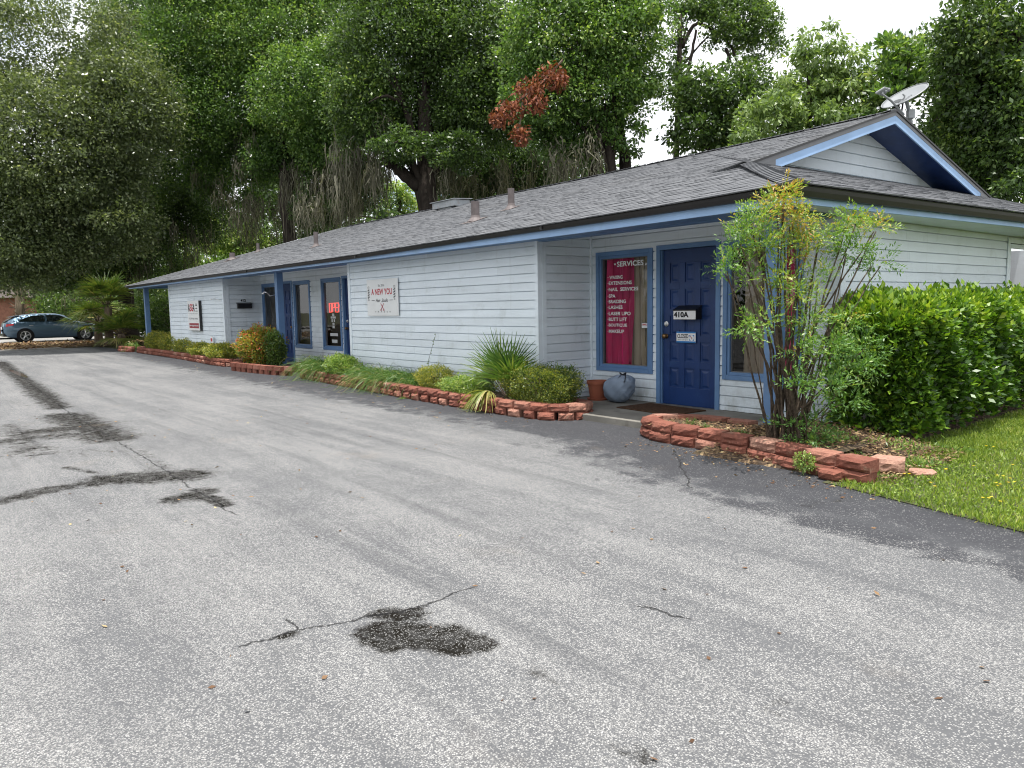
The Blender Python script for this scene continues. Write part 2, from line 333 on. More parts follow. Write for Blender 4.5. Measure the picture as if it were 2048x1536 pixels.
# foliage materials
LM = {}
LM['oak'] = leafmat('oak_leaves', [(0,(.028,.056,.016)),(.5,(.092,.158,.042)),(.9,(.24,.33,.085)),(1,(.40,.44,.16))], rough=.36, trans=.4)
LM['oakbright'] = leafmat('bright_oak_leaves', [(0,(.034,.072,.019)),(.5,(.108,.200,.048)),(.9,(.27,.38,.095)),(1,(.42,.48,.17))], rough=.36, trans=.4)
LM['oakgrey'] = leafmat('greyish_oak_leaves', [(0,(.036,.054,.022)),(.5,(.105,.14,.058)),(.9,(.24,.28,.13)),(1,(.34,.36,.19))], rough=.33, trans=.4)
LM['camphor'] = leafmat('pale_drooping_leaves', [(0,(.06,.11,.03)),(.5,(.17,.25,.075)),(.9,(.32,.41,.15)),(1,(.42,.47,.22))], rough=.35)
LM['dead'] = leafmat('dead_brown_leaves', [(0,(.09,.025,.012)),(.6,(.24,.065,.028)),(1,(.36,.13,.05))], rough=.7, trans=.2, tcol=1)
LM['hedge'] = leafmat('glossy_hedge_leaves', [(0,(.018,.045,.010)),(.45,(.07,.16,.016)),(.8,(.24,.38,.030)),(1,(.42,.52,.06))], rough=.40, trans=.3, spec=.6)
LM['nandina'] = leafmat('nandina_leaves', [(0,(.04,.105,.035)),(.35,(.11,.23,.05)),(.6,(.24,.34,.06)),(.8,(.50,.32,.07)),(1,(.58,.15,.05))], rough=.45)
LM['golden'] = leafmat('golden_shrub_leaves', [(0,(.03,.06,.015)),(.4,(.10,.15,.03)),(.75,(.28,.30,.05)),(1,(.50,.42,.08))])
LM['dwarf'] = leafmat('orange_tipped_leaves', [(0,(.03,.08,.02)),(.35,(.16,.24,.04)),(.62,(.36,.34,.06)),(.82,(.50,.19,.06)),(1,(.45,.07,.04))])
LM['blade'] = leafmat('grass_blades', [(0,(.018,.06,.015)),(.5,(.06,.15,.03)),(.85,(.17,.26,.06)),(1,(.42,.36,.16))], rough=.4)
LM['lawn'] = leafmat('lawn_blades', [(0,(.06,.11,.016)),(.5,(.17,.26,.035)),(.85,(.33,.41,.07)),(1,(.48,.42,.18))], rough=.5)
LM['palm'] = leafmat('fan_palm_leaves', [(0,(.03,.08,.022)),(.5,(.09,.17,.035)),(.85,(.24,.28,.07)),(1,(.42,.36,.14))], rough=.4)
LM['moss'] = leafmat('hanging_moss', [(0,(.05,.048,.038)),(.5,(.115,.112,.086)),(1,(.24,.23,.18))], rough=.95, trans=.3, spec=.1, tcol=1.1)
LM['flower'] = leafmat('yellow_petals', [(0,(.6,.42,.01)),(1,(.75,.55,.02))], trans=.2)
LM['litter'] = leafmat('dry_leaf_litter', [(0,(.05,.025,.014)),(.5,(.14,.075,.04)),(.85,(.28,.18,.09)),(1,(.42,.34,.18))], rough=.9, trans=.1)
# ------------------------------------------------------------------ camera, light, sky
cam = bpy.data.cameras.new('camera'); co = bpy.data.objects.new('camera', cam); COL.objects.link(co)
R3 = Matrix(((RT[0],UP[0],-FW[0]),(RT[1],UP[1],-FW[1]),(RT[2],UP[2],-FW[2])))
co.matrix_world = Matrix.Translation((0,0,CH)) @ R3.to_4x4()
cam.sensor_width = 36; cam.lens = 36*F/2048; cam.clip_end = 2000; cam.clip_start = .05
S.camera = co
SUN = Vector((.14,-.09,1)).normalized()
sl = bpy.data.lights.new('sun', 'SUN'); sl.energy = 4.9; sl.angle = radians(.6); sl.color = (1,.965,.90)
so = bpy.data.objects.new('sun', sl); COL.objects.link(so); so.rotation_euler = SUN.to_track_quat('Z','Y').to_euler(); so.location = (0,0,30)
w = bpy.data.worlds.new('World'); S.world = w; w.use_nodes = True; nt = w.node_tree
for n in list(nt.nodes): nt.nodes.remove(n)
ow = nt.nodes.new('ShaderNodeOutputWorld'); bg = nt.nodes.new('ShaderNodeBackground'); bg.inputs[1].default_value = .125
sk = nt.nodes.new('ShaderNodeTexSky'); sk.sky_type = 'NISHITA'; sk.sun_disc = False; sk.sun_elevation = math.asin(SUN.z); sk.sun_rotation = math.atan2(SUN.x, SUN.y)
tc = nt.nodes.new('ShaderNodeTexCoord'); mp = nt.nodes.new('ShaderNodeMapping'); mp.inputs['Scale'].default_value = (1,1,2.6); nt.links.new(tc.outputs['Generated'], mp.inputs[0])
cl = mapr(nt, noise(nt, mp.outputs[0], 2.3, 7, .55), .25, .50)
nt.links.new(mixc(nt, cl, sk.outputs[0], (8.6,8.8,9.0)), bg.inputs[0]); nt.links.new(bg.outputs[0], ow.inputs[0])
S.view_settings.view_transform = 'Standard'; S.view_settings.look = 'None'; S.view_settings.exposure = .46; S.view_settings.gamma = 1
S.render.engine = 'CYCLES'
cy = S.cycles; cy.max_bounces = 7; cy.diffuse_bounces = 4; cy.glossy_bounces = 3; cy.transmission_bounces = 4; cy.transparent_max_bounces = 8
cy.filter_width = 1.1; cy.caustics_reflective = False; cy.caustics_refractive = False; cy.sample_clamp_indirect = 6
try:
    cy.use_denoising = True; cy.denoiser = 'OPENIMAGEDENOISE'; cy.denoising_input_passes = 'RGB_ALBEDO_NORMAL'; cy.denoising_prefilter = 'ACCURATE'
except Exception: pass
# ================================================================== ground
def struct(name, mb, mat, kind='structure', **k): return tag(mb.build(name, mat, **k), kind=kind)
g = MB(); g.quad((-400,-300,-.05),(300,-300,-.05),(300,500,-.05),(-400,500,-.05)); struct('ground', g, M['ground'])
xs = np.concatenate([np.arange(-36,-16,.25), np.arange(-16,1,.07), np.arange(1,9.1,.5)])
ys = np.concatenate([np.arange(-16,-1,.5), np.arange(-1,6.75,.07)])
X, Y = np.meshgrid(xs, ys); nx, ny = len(xs), len(ys)
V = np.stack([X, Y, np.zeros_like(X)], -1).reshape(-1,3)
ii = (np.arange(ny-1)[:,None]*nx+np.arange(nx-1)[None,:]).ravel()
Q = np.stack([ii, ii+1, ii+nx+1, ii+nx], -1)
lot = npmesh('asphalt_lot', V, Q, np.zeros(len(V)), M['asphalt']); tag(lot, kind='structure')
wet = np.zeros(len(V))
for a, b_, r, s in (((0,724),(120,816),.22,1.0),((128,830),(225,878),.32,1.0),((0,884),(200,862),.40,.70),((90,862),(190,850),.34,.98),((235,885),(335,940),.12,.55),((20,850),(60,900),.3,.6),((0,905),(250,905),.55,.44),((0,800),(60,812),.25,.4),
    ((372,950),(210,960),.25,1.1),((210,960),(0,1000),.17,.85),((355,998),(400,985),.13,1.1),((395,985),(450,1010),.07,1.1),((60,912),(85,908),.06,.8),((130,935),(190,945),.06,.8),
    ((775,1262),(925,1288),.115,1.5),((765,1228),(825,1226),.062,1.4),((745,1262),(790,1285),.09,1.3),((930,1270),(965,1285),.05,1.2),((560,1280),(590,1270),.035,1.1),((900,1192),(950,1178),.03,.75),
    ((1040,1335),(1100,1350),.08,.56),((1100,1350),(1140,1420),.06,.5),((1770,1375),(1840,1405),.06,.68),((1548,1425),(1562,1402),.035,.8),((1235,1490),(1300,1522),.05,.75),((1270,1212),(1300,1214),.03,.8),((1690,1000),(1610,1012),.09,.5)):
    A, B = G(*a), G(*b_); d = B-A; L = np.dot(d,d)+1e-9
    t = np.clip(((V[:,0]-A[0])*d[0]+(V[:,1]-A[1])*d[1])/L, 0, 1)
    dist = np.hypot(V[:,0]-A[0]-t*d[0], V[:,1]-A[1]-t*d[1])
    wet = np.maximum(wet, s*np.clip(1.18-.66*dist/r, 0, 1.1))
Yb = np.interp(V[:,0], [-36,-30,-20,-12,-8,-6.2,-4.2,-3,-2,-1.2,0,4], [6.0,5.9,5.5,5.3,5.35,5.3,4.75,4.45,4.35,4.3,4.2,4.0])
sealv = np.clip((V[:,1]-Yb)/1.4+.5, 0, 1)
for nme, arr in (('wet', wet), ('seal', sealv)):
    a = lot.data.attributes.new(nme, 'FLOAT', 'POINT'); a.data.foreach_set('value', arr.astype(np.float32))
g = MB(); g.quad((-52,-60,.03),(-43.6,-60,.03),(-43.6,90,.03),(-52,90,.03)); struct('road', g, M['road'])
g = MB(); g.quad((-60,-60,.05),(-55,-60,.05),(-55,90,.05),(-60,90,.05)); struct('far_pavement', g, M['road'])
g = MB(); g.quad((-43.6,-9,.012),(-35.9,-9,.012),(-35.9,5.3,.012),(-43.6,5.3,.012)); struct('driveway_apron', g, M['road'])
# rough verge of leaf litter between the lot and the road
g = MB(); n = 26
for i in range(n):
    for j in range(6):
        pass
def bumpy(name, x0, x1, y0, y1, nx_, ny_, zf, mat, jit=.02):
    mb = MB(); vs = []
    for j in range(ny_+1):
        for i in range(nx_+1):
            x = x0+(x1-x0)*i/nx_; y = y0+(y1-y0)*j/ny_
            e = min(i, nx_-i, j, ny_-j) == 0
            vs.append((x, y, zf(x,y) - (.06 if e else 0) + (0 if e else random.uniform(-jit, jit))))
    mb.add(vs, [(j*(nx_+1)+i, j*(nx_+1)+i+1, (j+1)*(nx_+1)+i+1, (j+1)*(nx_+1)+i) for j in range(ny_) for i in range(nx_)])
    return mb
struct('leaf_strewn_verge', bumpy('', -41.6,-37.0,-8,12,20,60, lambda x,y: .04, M['mulch'], .008), M['mulch'], smooth=True)
def litter(name, xr, yr, z, n, L=.06, parent=None, hi=1., mat='litter', zt=.01, pts=None):
    P = np.stack([rng.uniform(*xr, n), rng.uniform(*yr, n), z+rng.uniform(0, zt, n)], -1) if pts is None else pts
    n = len(P); D = rand_dirs(n); D[:,2] *= .15; N = np.tile([0,0,1.], (n,1))+rng.normal(size=(n,3))*.35
    return leaves(name, LM[mat], parent, P, D, N, L*rng.uniform(.6,1.3,n), L*.5*rng.uniform(.6,1.2,n), rng.uniform(0,hi,n)**.8)
tag(litter('fallen_leaves', (-43,-36), (-6,11), .05, 16000, .14, zt=.07), 'brown leaf litter piled on the verge before the road', 'leaf litter', kind='stuff')
# loose leaves on the asphalt
n = 210; P = np.stack([rng.uniform(-12,-.8,n), rng.uniform(.6,6.2,n), np.full(n,.006)], -1)
P2 = np.stack([rng.uniform(-5.2,-2.4,150), 0*rng.uniform(size=150), np.full(150,.006)], -1); P2[:,1] = np.interp(P2[:,0], [-5.2,-4.4,-2.4],[5.9,5.75,5.45])-np.abs(rng.normal(size=150))*.22
P3 = np.stack([rng.uniform(-24,-6.5,160), rng.uniform(5.4,6.1,160), np.full(160,.006)], -1)
tag(litter('scattered_leaves', 0,0,0,0, .035, pts=np.concatenate([P,P2,P3])), 'small dry leaves scattered over the asphalt', 'fallen leaves', kind='stuff')
g = MB(); c0 = at(35,747,1); pc = G(36,747); g.add([(pc[0]+1.4*cos(t)*1.2, pc[1]+.075*sin(t), .004) for t in np.linspace(0,2*pi,24,endpoint=False)], [tuple(range(24))])
m, nt, b, o = newmat('puddle_water'); b.inputs['Base Color'].default_value = (.03,.03,.03,1); b.inputs['Roughness'].default_value = .04; struct('puddle', g, m)
# entry slabs
struct('entry_slab', MB().box(-7.74,-4.12,6.42,7.84,-.02,.075), M['slab'], bevel=.008)
struct('porch_slab', MB().box(-20.6,-13.28,6.50,7.84,-.02,.075), M['slab'], bevel=.008)
# garden bed right of the corner and lawn
def bedz(x, y): return .02+.13*max(0, min(1, (y-5.75)/.35))*max(0,min(1,(-2.75-x)/.6))
struct('hedge_bed', bumpy('', -4.0,-2.98,7.35,14.8,12,60, lambda x,y: .02, M['mulch'], .01), M['mulch'], smooth=True)
struct('garden_bed', bumpy('', -4.35,-2.45,5.62,7.40,24,24, lambda x,y: bedz(x,y), M['mulch'], .012), M['mulch'], smooth=True)
def lawn_edge(x): return np.interp(x, [-3,-2.7,-2.25,-1.9,-1.2,0,4], [5.45,5.42,5.30,5.22,5.05,4.8,4.2])
g = MB(); g.quad((-3.05,7.3,.006),(-2.9,7.3,.006),(-2.9,30,.03),(-3.05,30,.03)); xx = np.linspace(-2.9, 9, 60)
for a, b_ in zip(xx[:-1], xx[1:]): g.quad((a, lawn_edge(a), .006),(b_, lawn_edge(b_), .006),(b_,30,.03),(a,30,.03))
struct('lawn', g, M['ground'])
# grass blades
n = 95000; gx = rng.uniform(-2.75, 1.2, n); gy = 4.9+(rng.uniform(0,1,n)**1.35)*9; keep = (gy > lawn_edge(gx)-.045+rng.normal(size=n)*.03) & (gx > -2.9+0*gy)
hx = rng.uniform(-3.1,-2.4,26000); hy = rng.uniform(6.9,14,26000)
gx = np.concatenate([gx[keep], hx]); gy = np.concatenate([gy[keep], hy]); n = len(gx)
P = np.stack([gx, gy, np.full(n,.012)], -1); D = rng.normal(size=(n,3))*.55; D[:,2] = 1
pat = np.sin(gx*5+2*np.sin(gy*3))*np.cos(gy*4.3)
LB = rng.uniform(.025,.06,n)*(1+.3*pat)
o = leaves('grass', LM['lawn'], None, P, D, rand_dirs(n), LB, rng.uniform(.005,.011,n), rng.uniform(0,1,n)*.75+.12*pat+.12); tag(o, 'short sunlit green grass at the lower right edge of the lot', 'grass', kind='stuff')
# broad-leaved clover between
n = 26000; gx = rng.uniform(-2.8,1,n); gy = rng.uniform(5.1,12,n); k = gy > lawn_edge(gx)+.02; gx, gy = gx[k], gy[k]; n = len(gx)
D = rand_dirs(n); D[:,2] = np.abs(D[:,2])*.3; o = leaves('ground_cover', LM['lawn'], None, np.stack([gx,gy,rng.uniform(.015,.04,n)],-1), D, np.tile([0,0,1.],(n,1))+rng.normal(size=(n,3))*.3, .022, .016, rng.uniform(.1,.85,n)); tag(o, 'low clover leaves mixed in the lawn', 'ground cover', kind='stuff')
fl = [(-1.9,6.15),(-1.83,6.2),(-1.95,6.3),(-1.75,6.1),(-1.5,5.75),(-1.45,5.8),(-1.42,6.6),(-2.3,6.7),(-2.1,6.9),(-2.35,6.35),(-1.2,6.2),(-1.15,6.9),(-2.5,7.6),(-1.9,8.1),(-2.2,5.7),(-1.6,7.3),(-2.55,6.0),(-1.8,5.6)]
P = []; 
for x, y in fl:
    for q in range(random.randint(1,4)): P.append((x+random.gauss(0,.05), y+random.gauss(0,.05), .05+random.uniform(0,.02)))
P = np.repeat(np.array(P), 7, 0); n = len(P); a = np.tile(np.arange(7)*2*pi/7, n//7); D = np.stack([np.cos(a), np.sin(a), np.full(n,.2)], -1)
tag(leaves('wildflowers', LM['flower'], None, P, D, np.tile([0,0,1.],(n,1)), .014, .010, rng.uniform(0,1,n)), 'tiny yellow wildflowers dotting the lawn', 'wildflowers', kind='stuff')

# ================================================================== building
BX0, BX1 = -25.58, -4.04          # wall ends
YF, YR, YB = 6.82, 7.85, 17.2     # front wall, recessed wall, back wall
ROW0, ROWH = .024, .122
def sag(x): return float(np.interp(x, [-29,-12.2,-7.2,-5,-3.68,-2.8], [-.10,-.09,-.04,-.01,.02,.02]))
bld = thing('office_building', 'long pale blue clapboard office building with dark shingle roof and blue trim', 'building', (-15, 12, 0))
def siding(mb, axis, c, sgn, a0, a1, z0, z1, ops=()):
    """lap boards on the plane axis=c, facing sgn; real grooves between rows"""
    def P(a, o_, z): return (a, c+sgn*o_, z) if axis == 'y' else (c+sgn*o_, a, z)
    k0 = int(math.floor((z0-ROW0)/ROWH)); k = k0
    while ROW0+k*ROWH < z1:
        b = max(ROW0+k*ROWH, z0); t = min(ROW0+(k+1)*ROWH, z1); k += 1
        if t-b < .01: continue
        cuts = [(a0, a1)]
        for (oa, ob, oz0, oz1) in ops:
            if oz0 < (b+t)/2 < oz1:
                nc = []
                for (p, q) in cuts:
                    if ob <= p or oa >= q: nc.append((p, q)); continue
                    if oa > p: nc.append((p, oa))
                    if ob < q: nc.append((ob, q))
                cuts = nc
        g_ = min(.0125, (t-b)*.4)
        for (p, q) in cuts:
            # break long runs with butt joints
            xs_ = [p]
            if q-p > 3.2:
                x_ = p+random.uniform(1.2,3.4)
                while x_ < q-.8: xs_.append(x_); x_ += random.uniform(2.4,3.7)
            xs_.append(q)
            for u, w_ in zip(xs_[:-1], xs_[1:]):
                if w_ < q: w_ -= .0015
                jo = random.uniform(-.0008,.0008)
                pr = [(-.03,b),(.017+jo,b),(.012+jo,t-g_),(-.012,t-g_+.001),(-.012,t),(-.03,t)]
                if sgn*(1 if axis=='y' else -1) > 0: pass
                vs = [P(u,o_,z) for o_,z in pr]+[P(w_,o_,z) for o_,z in pr]
                mb.add(vs, [(i,(i+1)%6,6+(i+1)%6,6+i) for i in range(6)]+[(0,1,2,3,4,5),(6,7,8,9,10,11)], tint=random.random())
W1 = (-7.64,-6.60,.46,2.14); W2 = (-5.49,-4.45,.46,2.14); D0 = (-6.53,-5.535,.06,2.16)
WL = (-20.37,-19.36,.46,2.13); DL = (-19.30,-18.36,.06,2.15); WM = (-18.29,-17.31,.46,2.13); WR = (-16.67,-15.67,.46,2.13); DR = (-15.60,-14.62,.06,2.15)
WS = (12.81,14.2,.85,2.19)
ins = .03
def shrink(o_): return (o_[0]+ins, o_[1]-ins, o_[2]+ins, o_[3]-ins)
wm = MB(); siding(wm,'y',YF,-1,-13.26,-7.76,.0,2.29); wm.build('wall', M['siding'], bld)
wm = MB(); siding(wm,'y',YF,-1,-25.58,-20.46,.0,2.29); wm.build('wall', M['siding'], bld)
wm = MB(); siding(wm,'x',-7.76,1,YF,YR,.08,2.5); wm.build('wall', M['siding'], bld)
wm = MB(); siding(wm,'x',-20.46,1,YF,YR,.08,2.5); wm.build('wall', M['siding'], bld)
wm = MB(); siding(wm,'x',-13.26,-1,YF,YR,.08,2.5); wm.build('wall', M['siding'], bld)
wm = MB(); siding(wm,'y',YR,-1,-7.76,-4.04,.08,2.5,[shrink(W1),shrink(W2),shrink(D0)]); wm.build('wall', M['siding'], bld)
wm = MB(); siding(wm,'y',YR,-1,-20.46,-13.26,.08,2.5,[shrink(WL),shrink(DL),shrink(WM),shrink(WR),shrink(DR)]); wm.build('wall', M['siding'], bld)
wm = MB(); siding(wm,'x',BX1,1,YR,YB,.10,2.31,[shrink(WS)]); wm.build('wall', M['siding'], bld)
wm = MB(); siding(wm,'x',BX0,-1,YF,YB,.10,2.31); wm.build('wall', M['siding'], bld)
wm = MB(); siding(wm,'y',YB,1,BX0,BX1,.10,2.31); wm.build('wall', M['siding'], bld)
MB().box(-4.9,-4.055,7.83,7.87,-.03,.079).build('foundation', M['foundation'], bld); MB().box(-4.08,-4.05,7.87,YB-.05,-.03,.099).build('foundation', M['foundation'], bld); MB().box(-25.5,-20.5,YF+.005,YF+.03,-.04,.02).build('foundation', M['foundation'], bld)
tb = MB()
for (x0,x1,y0,y1,z1) in ((-7.80,-7.735,YF-.028,YF+.05,2.29),(-13.29,-13.20,YF-.028,YF+.05,2.29),(-20.52,-20.435,YF-.028,YF+.05,2.29),(-25.61,-25.53,YF-.028,YF+.05,2.29),
                      (-4.10,-4.018,YR-.022,YR+.09,2.31)):
    MB().box(x0,x1,y0,y1,0.0,z1).build('corner_trim', M['siding'], bld, bevel=.003)
for bx_ in ((-7.795,-7.732,YF+.051,YF+.13,.0,2.29),(-7.765,-7.72,YR-.045,YR-.001,.08,2.5),(-20.485,-20.432,YF+.051,YF+.13,.0,2.29)):
    MB().box(*bx_).build('corner_trim', M['siding'], bld, bevel=.003)
for bx_ in ((BX1+.018,BX1+.03,12.72,12.81,.8,2.25),(BX1+.018,BX1+.032,12.72,14.3,2.2,2.28)):
    MB().box(*bx_).build('window_trim', M['siding'], bld, bevel=.003)
# dark room behind the windows
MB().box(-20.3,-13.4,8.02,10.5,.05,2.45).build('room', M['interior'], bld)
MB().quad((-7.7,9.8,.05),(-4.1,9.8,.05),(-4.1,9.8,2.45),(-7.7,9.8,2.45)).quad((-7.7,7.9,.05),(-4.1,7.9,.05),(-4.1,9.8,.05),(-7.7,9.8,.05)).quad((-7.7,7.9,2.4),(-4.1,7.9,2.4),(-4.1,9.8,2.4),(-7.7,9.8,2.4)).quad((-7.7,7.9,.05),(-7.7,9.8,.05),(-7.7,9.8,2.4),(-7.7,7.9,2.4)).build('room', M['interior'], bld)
# windows
def frame_mb(x0,x1,z0,z1,y,wd,dep,mb=None):
    mb = mb or MB()
    mb.box(x0,x0+wd,y-dep,y+.03,z0,z1); mb.box(x1-wd,x1,y-dep,y+.03,z0,z1)
    mb.box(x0+wd,x1-wd,y-dep,y+.03,z0,z0+wd); mb.box(x0+wd,x1-wd,y-dep,y+.03,z1-wd,z1); return mb
def window(op, y, mat='bluetrim'):
    x0,x1,z0,z1 = op
    wdw = frame_mb(x0,x1,z0,z1,y,.058,.036); frame_mb(x0+.058,x1-.058,z0+.058,z1-.058,y,.038,.020,wdw)
    wf = wdw.build('window', M[mat], bld, bevel=.004)
    frame_mb(x0+.096,x1-.096,z0+.096,z1-.096,y+.012,.008,.002).build('frame', M['flash'], wf)
    MB().quad((x0+.09,y+.017,z0+.09),(x1-.09,y+.017,z0+.09),(x1-.09,y+.017,z1-.09),(x0+.09,y+.017,z1-.09)).build('pane', M['glass'], wf)
    return wf
win1 = window(W1, YR); win2 = window(W2, YR); winl = window(WL, YR); winm = window(WM, YR); winr = window(WR, YR)
ws = MB(); X_ = BX1
ws.box(X_-.02,X_+.025,WS[0],WS[0]+.06,WS[2],WS[3]).box(X_-.02,X_+.025,WS[1]-.06,WS[1],WS[2],WS[3]).box(X_-.02,X_+.025,WS[0]+.06,WS[1]-.06,WS[2],WS[2]+.06).box(X_-.02,X_+.025,WS[0]+.06,WS[1]-.06,WS[3]-.06,WS[3])
wf = ws.build('window', M['siding'], bld, bevel=.004); MB().quad((X_-.01,WS[0]+.05,WS[2]+.05),(X_-.01,WS[1]-.05,WS[2]+.05),(X_-.01,WS[1]-.05,WS[3]-.05),(X_-.01,WS[0]+.05,WS[3]-.05)).build('pane', M['glass'], wf)
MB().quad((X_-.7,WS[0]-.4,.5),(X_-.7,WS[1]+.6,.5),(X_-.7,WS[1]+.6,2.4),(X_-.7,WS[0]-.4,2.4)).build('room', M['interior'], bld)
# doors
def door(op, y, knob_left=True, closer=False):
    x0,x1,z0,z1 = op; fw = .062
    f = MB(); f.box(x0,x0+fw,y-.034,y+.06,z0,z1); f.box(x1-fw,x1,y-.034,y+.06,z0,z1); f.box(x0+fw,x1-fw,y-.034,y+.06,z1-fw,z1)
    f.box(x0+fw,x0+fw+.014,y-.008,y+.05,z0,z1-fw-.001)
    a0, a1, b0, b1 = x0+fw+.016, x1-fw-.003, z0+.015, z1-fw-.003
    s = MB(); yf = y+.022; d1 = .013
    s.box(a0,a1,yf+d1,yf+.045,b0,b1)
    W_ = a1-a0; H_ = b1-b0; st = W_*.125; mu = W_*.10; pw = (W_-2*st-2*mu)/3
    zr = [b0, b0+H_*.115]; rh = H_*.0300; ph = (H_*(1-.115-.085)-4*rh*1.45)/5
    cols = [(a0+st+i*(pw+mu), a0+st+i*(pw+mu)+pw) for i in range(3)]
    rows = []; z = b0+H_*.115
    for i in range(5): rows.append((z, z+ph)); z += ph+rh*1.45
    s.box(a0,a0+st,yf,yf+d1,b0,b1); s.box(a1-st,a1,yf,yf+d1,b0,b1)
    for i in range(2): s.box(cols[i][1],cols[i+1][0],yf,yf+d1,rows[0][0],rows[-1][1])
    s.box(a0+st,a1-st,yf,yf+d1,b0,rows[0][0]); s.box(a0+st,a1-st,yf,yf+d1,rows[-1][1],b1)
    for i in range(4):
        for c_ in cols: s.box(c_[0],c_[1],yf,yf+d1,rows[i][1],rows[i+1][0])
    for r_ in rows:
        for c_ in cols:
            e1, e2 = .022, .048
            p = [(c_[0]+e1,yf+d1,r_[0]+e1),(c_[1]-e1,yf+d1,r_[0]+e1),(c_[1]-e1,yf+d1,r_[1]-e1),(c_[0]+e1,yf+d1,r_[1]-e1),
                 (c_[0]+e2,yf+.003,r_[0]+e2),(c_[1]-e2,yf+.003,r_[0]+e2),(c_[1]-e2,yf+.003,r_[1]-e2),(c_[0]+e2,yf+.003,r_[1]-e2)]
            s.add(p, [(4,5,6,7),(0,1,5,4),(1,2,6,5),(2,3,7,6),(3,0,4,7)])
    dr = s.build('door', M['door'], bld, bevel=.0025)
    f.build('door_frame', M['bluetrim'], dr, bevel=.003)
    MB().box(x0+fw,x1-fw,y-.03,y+.06,z0-.004,z0+.012).build('threshold', M['flash'], dr)
    kx = a0+.055 if knob_left else a1-.055
    MB().lathe([(.001,-.002),(.032,-.003),(.032,-.012),(.014,-.018),(.014,-.034),(.030,-.042),(.034,-.056),(.026,-.070),(.001,-.072)],(kx,yf,b0+.90),20,'y').build('handle', M['brass'], dr, smooth=True)
    MB().lathe([(.001,-.002),(.036,-.003),(.036,-.009),(.022,-.013),(.022,-.026),(.001,-.028)],(kx,yf,b0+1.06),8,'y').build('deadbolt', M['chrome'], dr)
    return dr
d_main = door(D0, YR); d_left = door(DL, YR, False); d_right = door(DR, YR, True)
# beams, posts, ceilings
for bx_ in ((-7.735,-4.12,YF-.01,YF+.13,2.268,2.42),(-20.43,-13.29,YF-.01,YF+.13,2.268,2.42),(-28.80,-25.62,YF-.01,YF+.13,2.268,2.42),(-28.80,-28.66,YF+.13,YB,2.268,2.42),(-4.26,-4.12,YF+.13,YR-.03,2.268,2.42)):
    MB().box(*bx_).build('beam', M['bluetrim'], bld, bevel=.004)
for xp in (-4.285,-16.945,-28.80):
    ps = MB(); ps.box(xp,xp+.15,YF-.012,YF+.138,0.0,2.267); ps.build('porch_post', M['bluetrim'], bld, bevel=.006)
for bx_ in ((-7.74,-4.02,YF+.131,YR+.1,2.425,2.44),(-20.44,-13.27,YF+.131,YR+.1,2.425,2.44),(-28.66,-25.62,YF+.131,YB,2.425,2.44)): MB().box(*bx_).build('porch_ceiling', M['siding'], bld)
# soffits
sf = MB(); sf.box(-28.9,-3.78,6.416,YF-.0285,2.276,2.288); sf.build('soffit', M['bluetrim'], bld)
sx = lambda y: -3.68+.071*(y-6.3)
sf = MB(); sf.add([(-4.015,6.84,2.300),(sx(6.84)-.10,6.84,2.300),(sx(17.6)-.10,17.6,2.300),(-4.015,17.6,2.300),(-4.015,6.84,2.312),(sx(6.84)-.10,6.84,2.312),(sx(17.6)-.10,17.6,2.312),(-4.015,17.6,2.312)],
   [(0,3,2,1),(4,5,6,7),(0,1,5,4),(1,2,6,5),(2,3,7,6),(3,0,4,7)]); sf.build('soffit', M['siding'], bld)
# fascia (trim blue painted paler, as if sunlit) and gutter along front and right side
def sweepX(mb, prof, xs_, yfun=None):
    """prof(x)->list of (y,z)"""
    R_ = [prof(x) for x in xs_]; k = len(R_[0])
    vs = [(x,)+tuple(p) for x, r_ in zip(xs_, R_) for p in r_]
    fs = [(i*k+j, i*k+(j+1)%k, (i+1)*k+(j+1)%k, (i+1)*k+j) for i in range(len(xs_)-1) for j in range(k)]
    fs += [tuple(range(k)), tuple(range((len(xs_)-1)*k, len(xs_)*k))]
    return mb.add(vs, fs)
XS = list(np.linspace(-28.97,-3.66,27))
gh = lambda x: float(np.interp(x, [-29,-8,-5,-3.66],[.055,.055,.075,.095]))
gt = lambda x: 2.44+sag(x)-.004
fb = lambda x: float(np.interp(x, [-29,-7,-3.6],[2.245,2.252,2.28]))
f = MB(); mx0 = 0; sweepX(f, lambda x: [(6.392,fb(x)),(6.415,fb(x)),(6.415,gt(x)-.01),(6.392,gt(x)-.01)], XS)
f.v = [((-3.66-(v[1]-6.30), v[1], v[2]) if v[0] > -3.7 else v) for v in f.v]; nf = len(f.v)
ysd = list(np.linspace(6.392,17.7,12)); 
def sweepY(mb, prof, ys_):
    R_ = [prof(y) for y in ys_]; k = len(R_[0]); vs = [(p[0],y,p[1]) for y, r_ in zip(ys_,R_) for p in r_]
    fs = [(i*k+j, i*k+(j+1)%k, (i+1)*k+(j+1)%k, (i+1)*k+j) for i in range(len(ys_)-1) for j in range(k)]+[tuple(range(k)), tuple(range((len(ys_)-1)*k, len(ys_)*k))]
    return mb.add(vs, fs)
sweepY(f, lambda y: [(sx(y)-.09,2.293),(sx(y)-.115,2.293),(sx(y)-.115,2.44),(sx(y)-.09,2.44)], ysd)
f.v = f.v[:nf]+[((v[0], 6.30+(sx(6.3)-v[0]), v[2]) if v[1] < 6.5 else v) for v in f.v[nf:]]
f.box(-28.90,-28.88,6.416,17.7,2.262,2.33)
f.build('fascia', M['fascia'], bld, bevel=.002)
gm = MB(); sweepX(gm, lambda x: [(6.391,gt(x)),(6.30,gt(x)),(6.296,gt(x)-.012),(6.303,gt(x)-.016),(6.312,gt(x)-gh(x)*.55),(6.335,gt(x)-gh(x)),(6.391,gt(x)-gh(x))], XS)
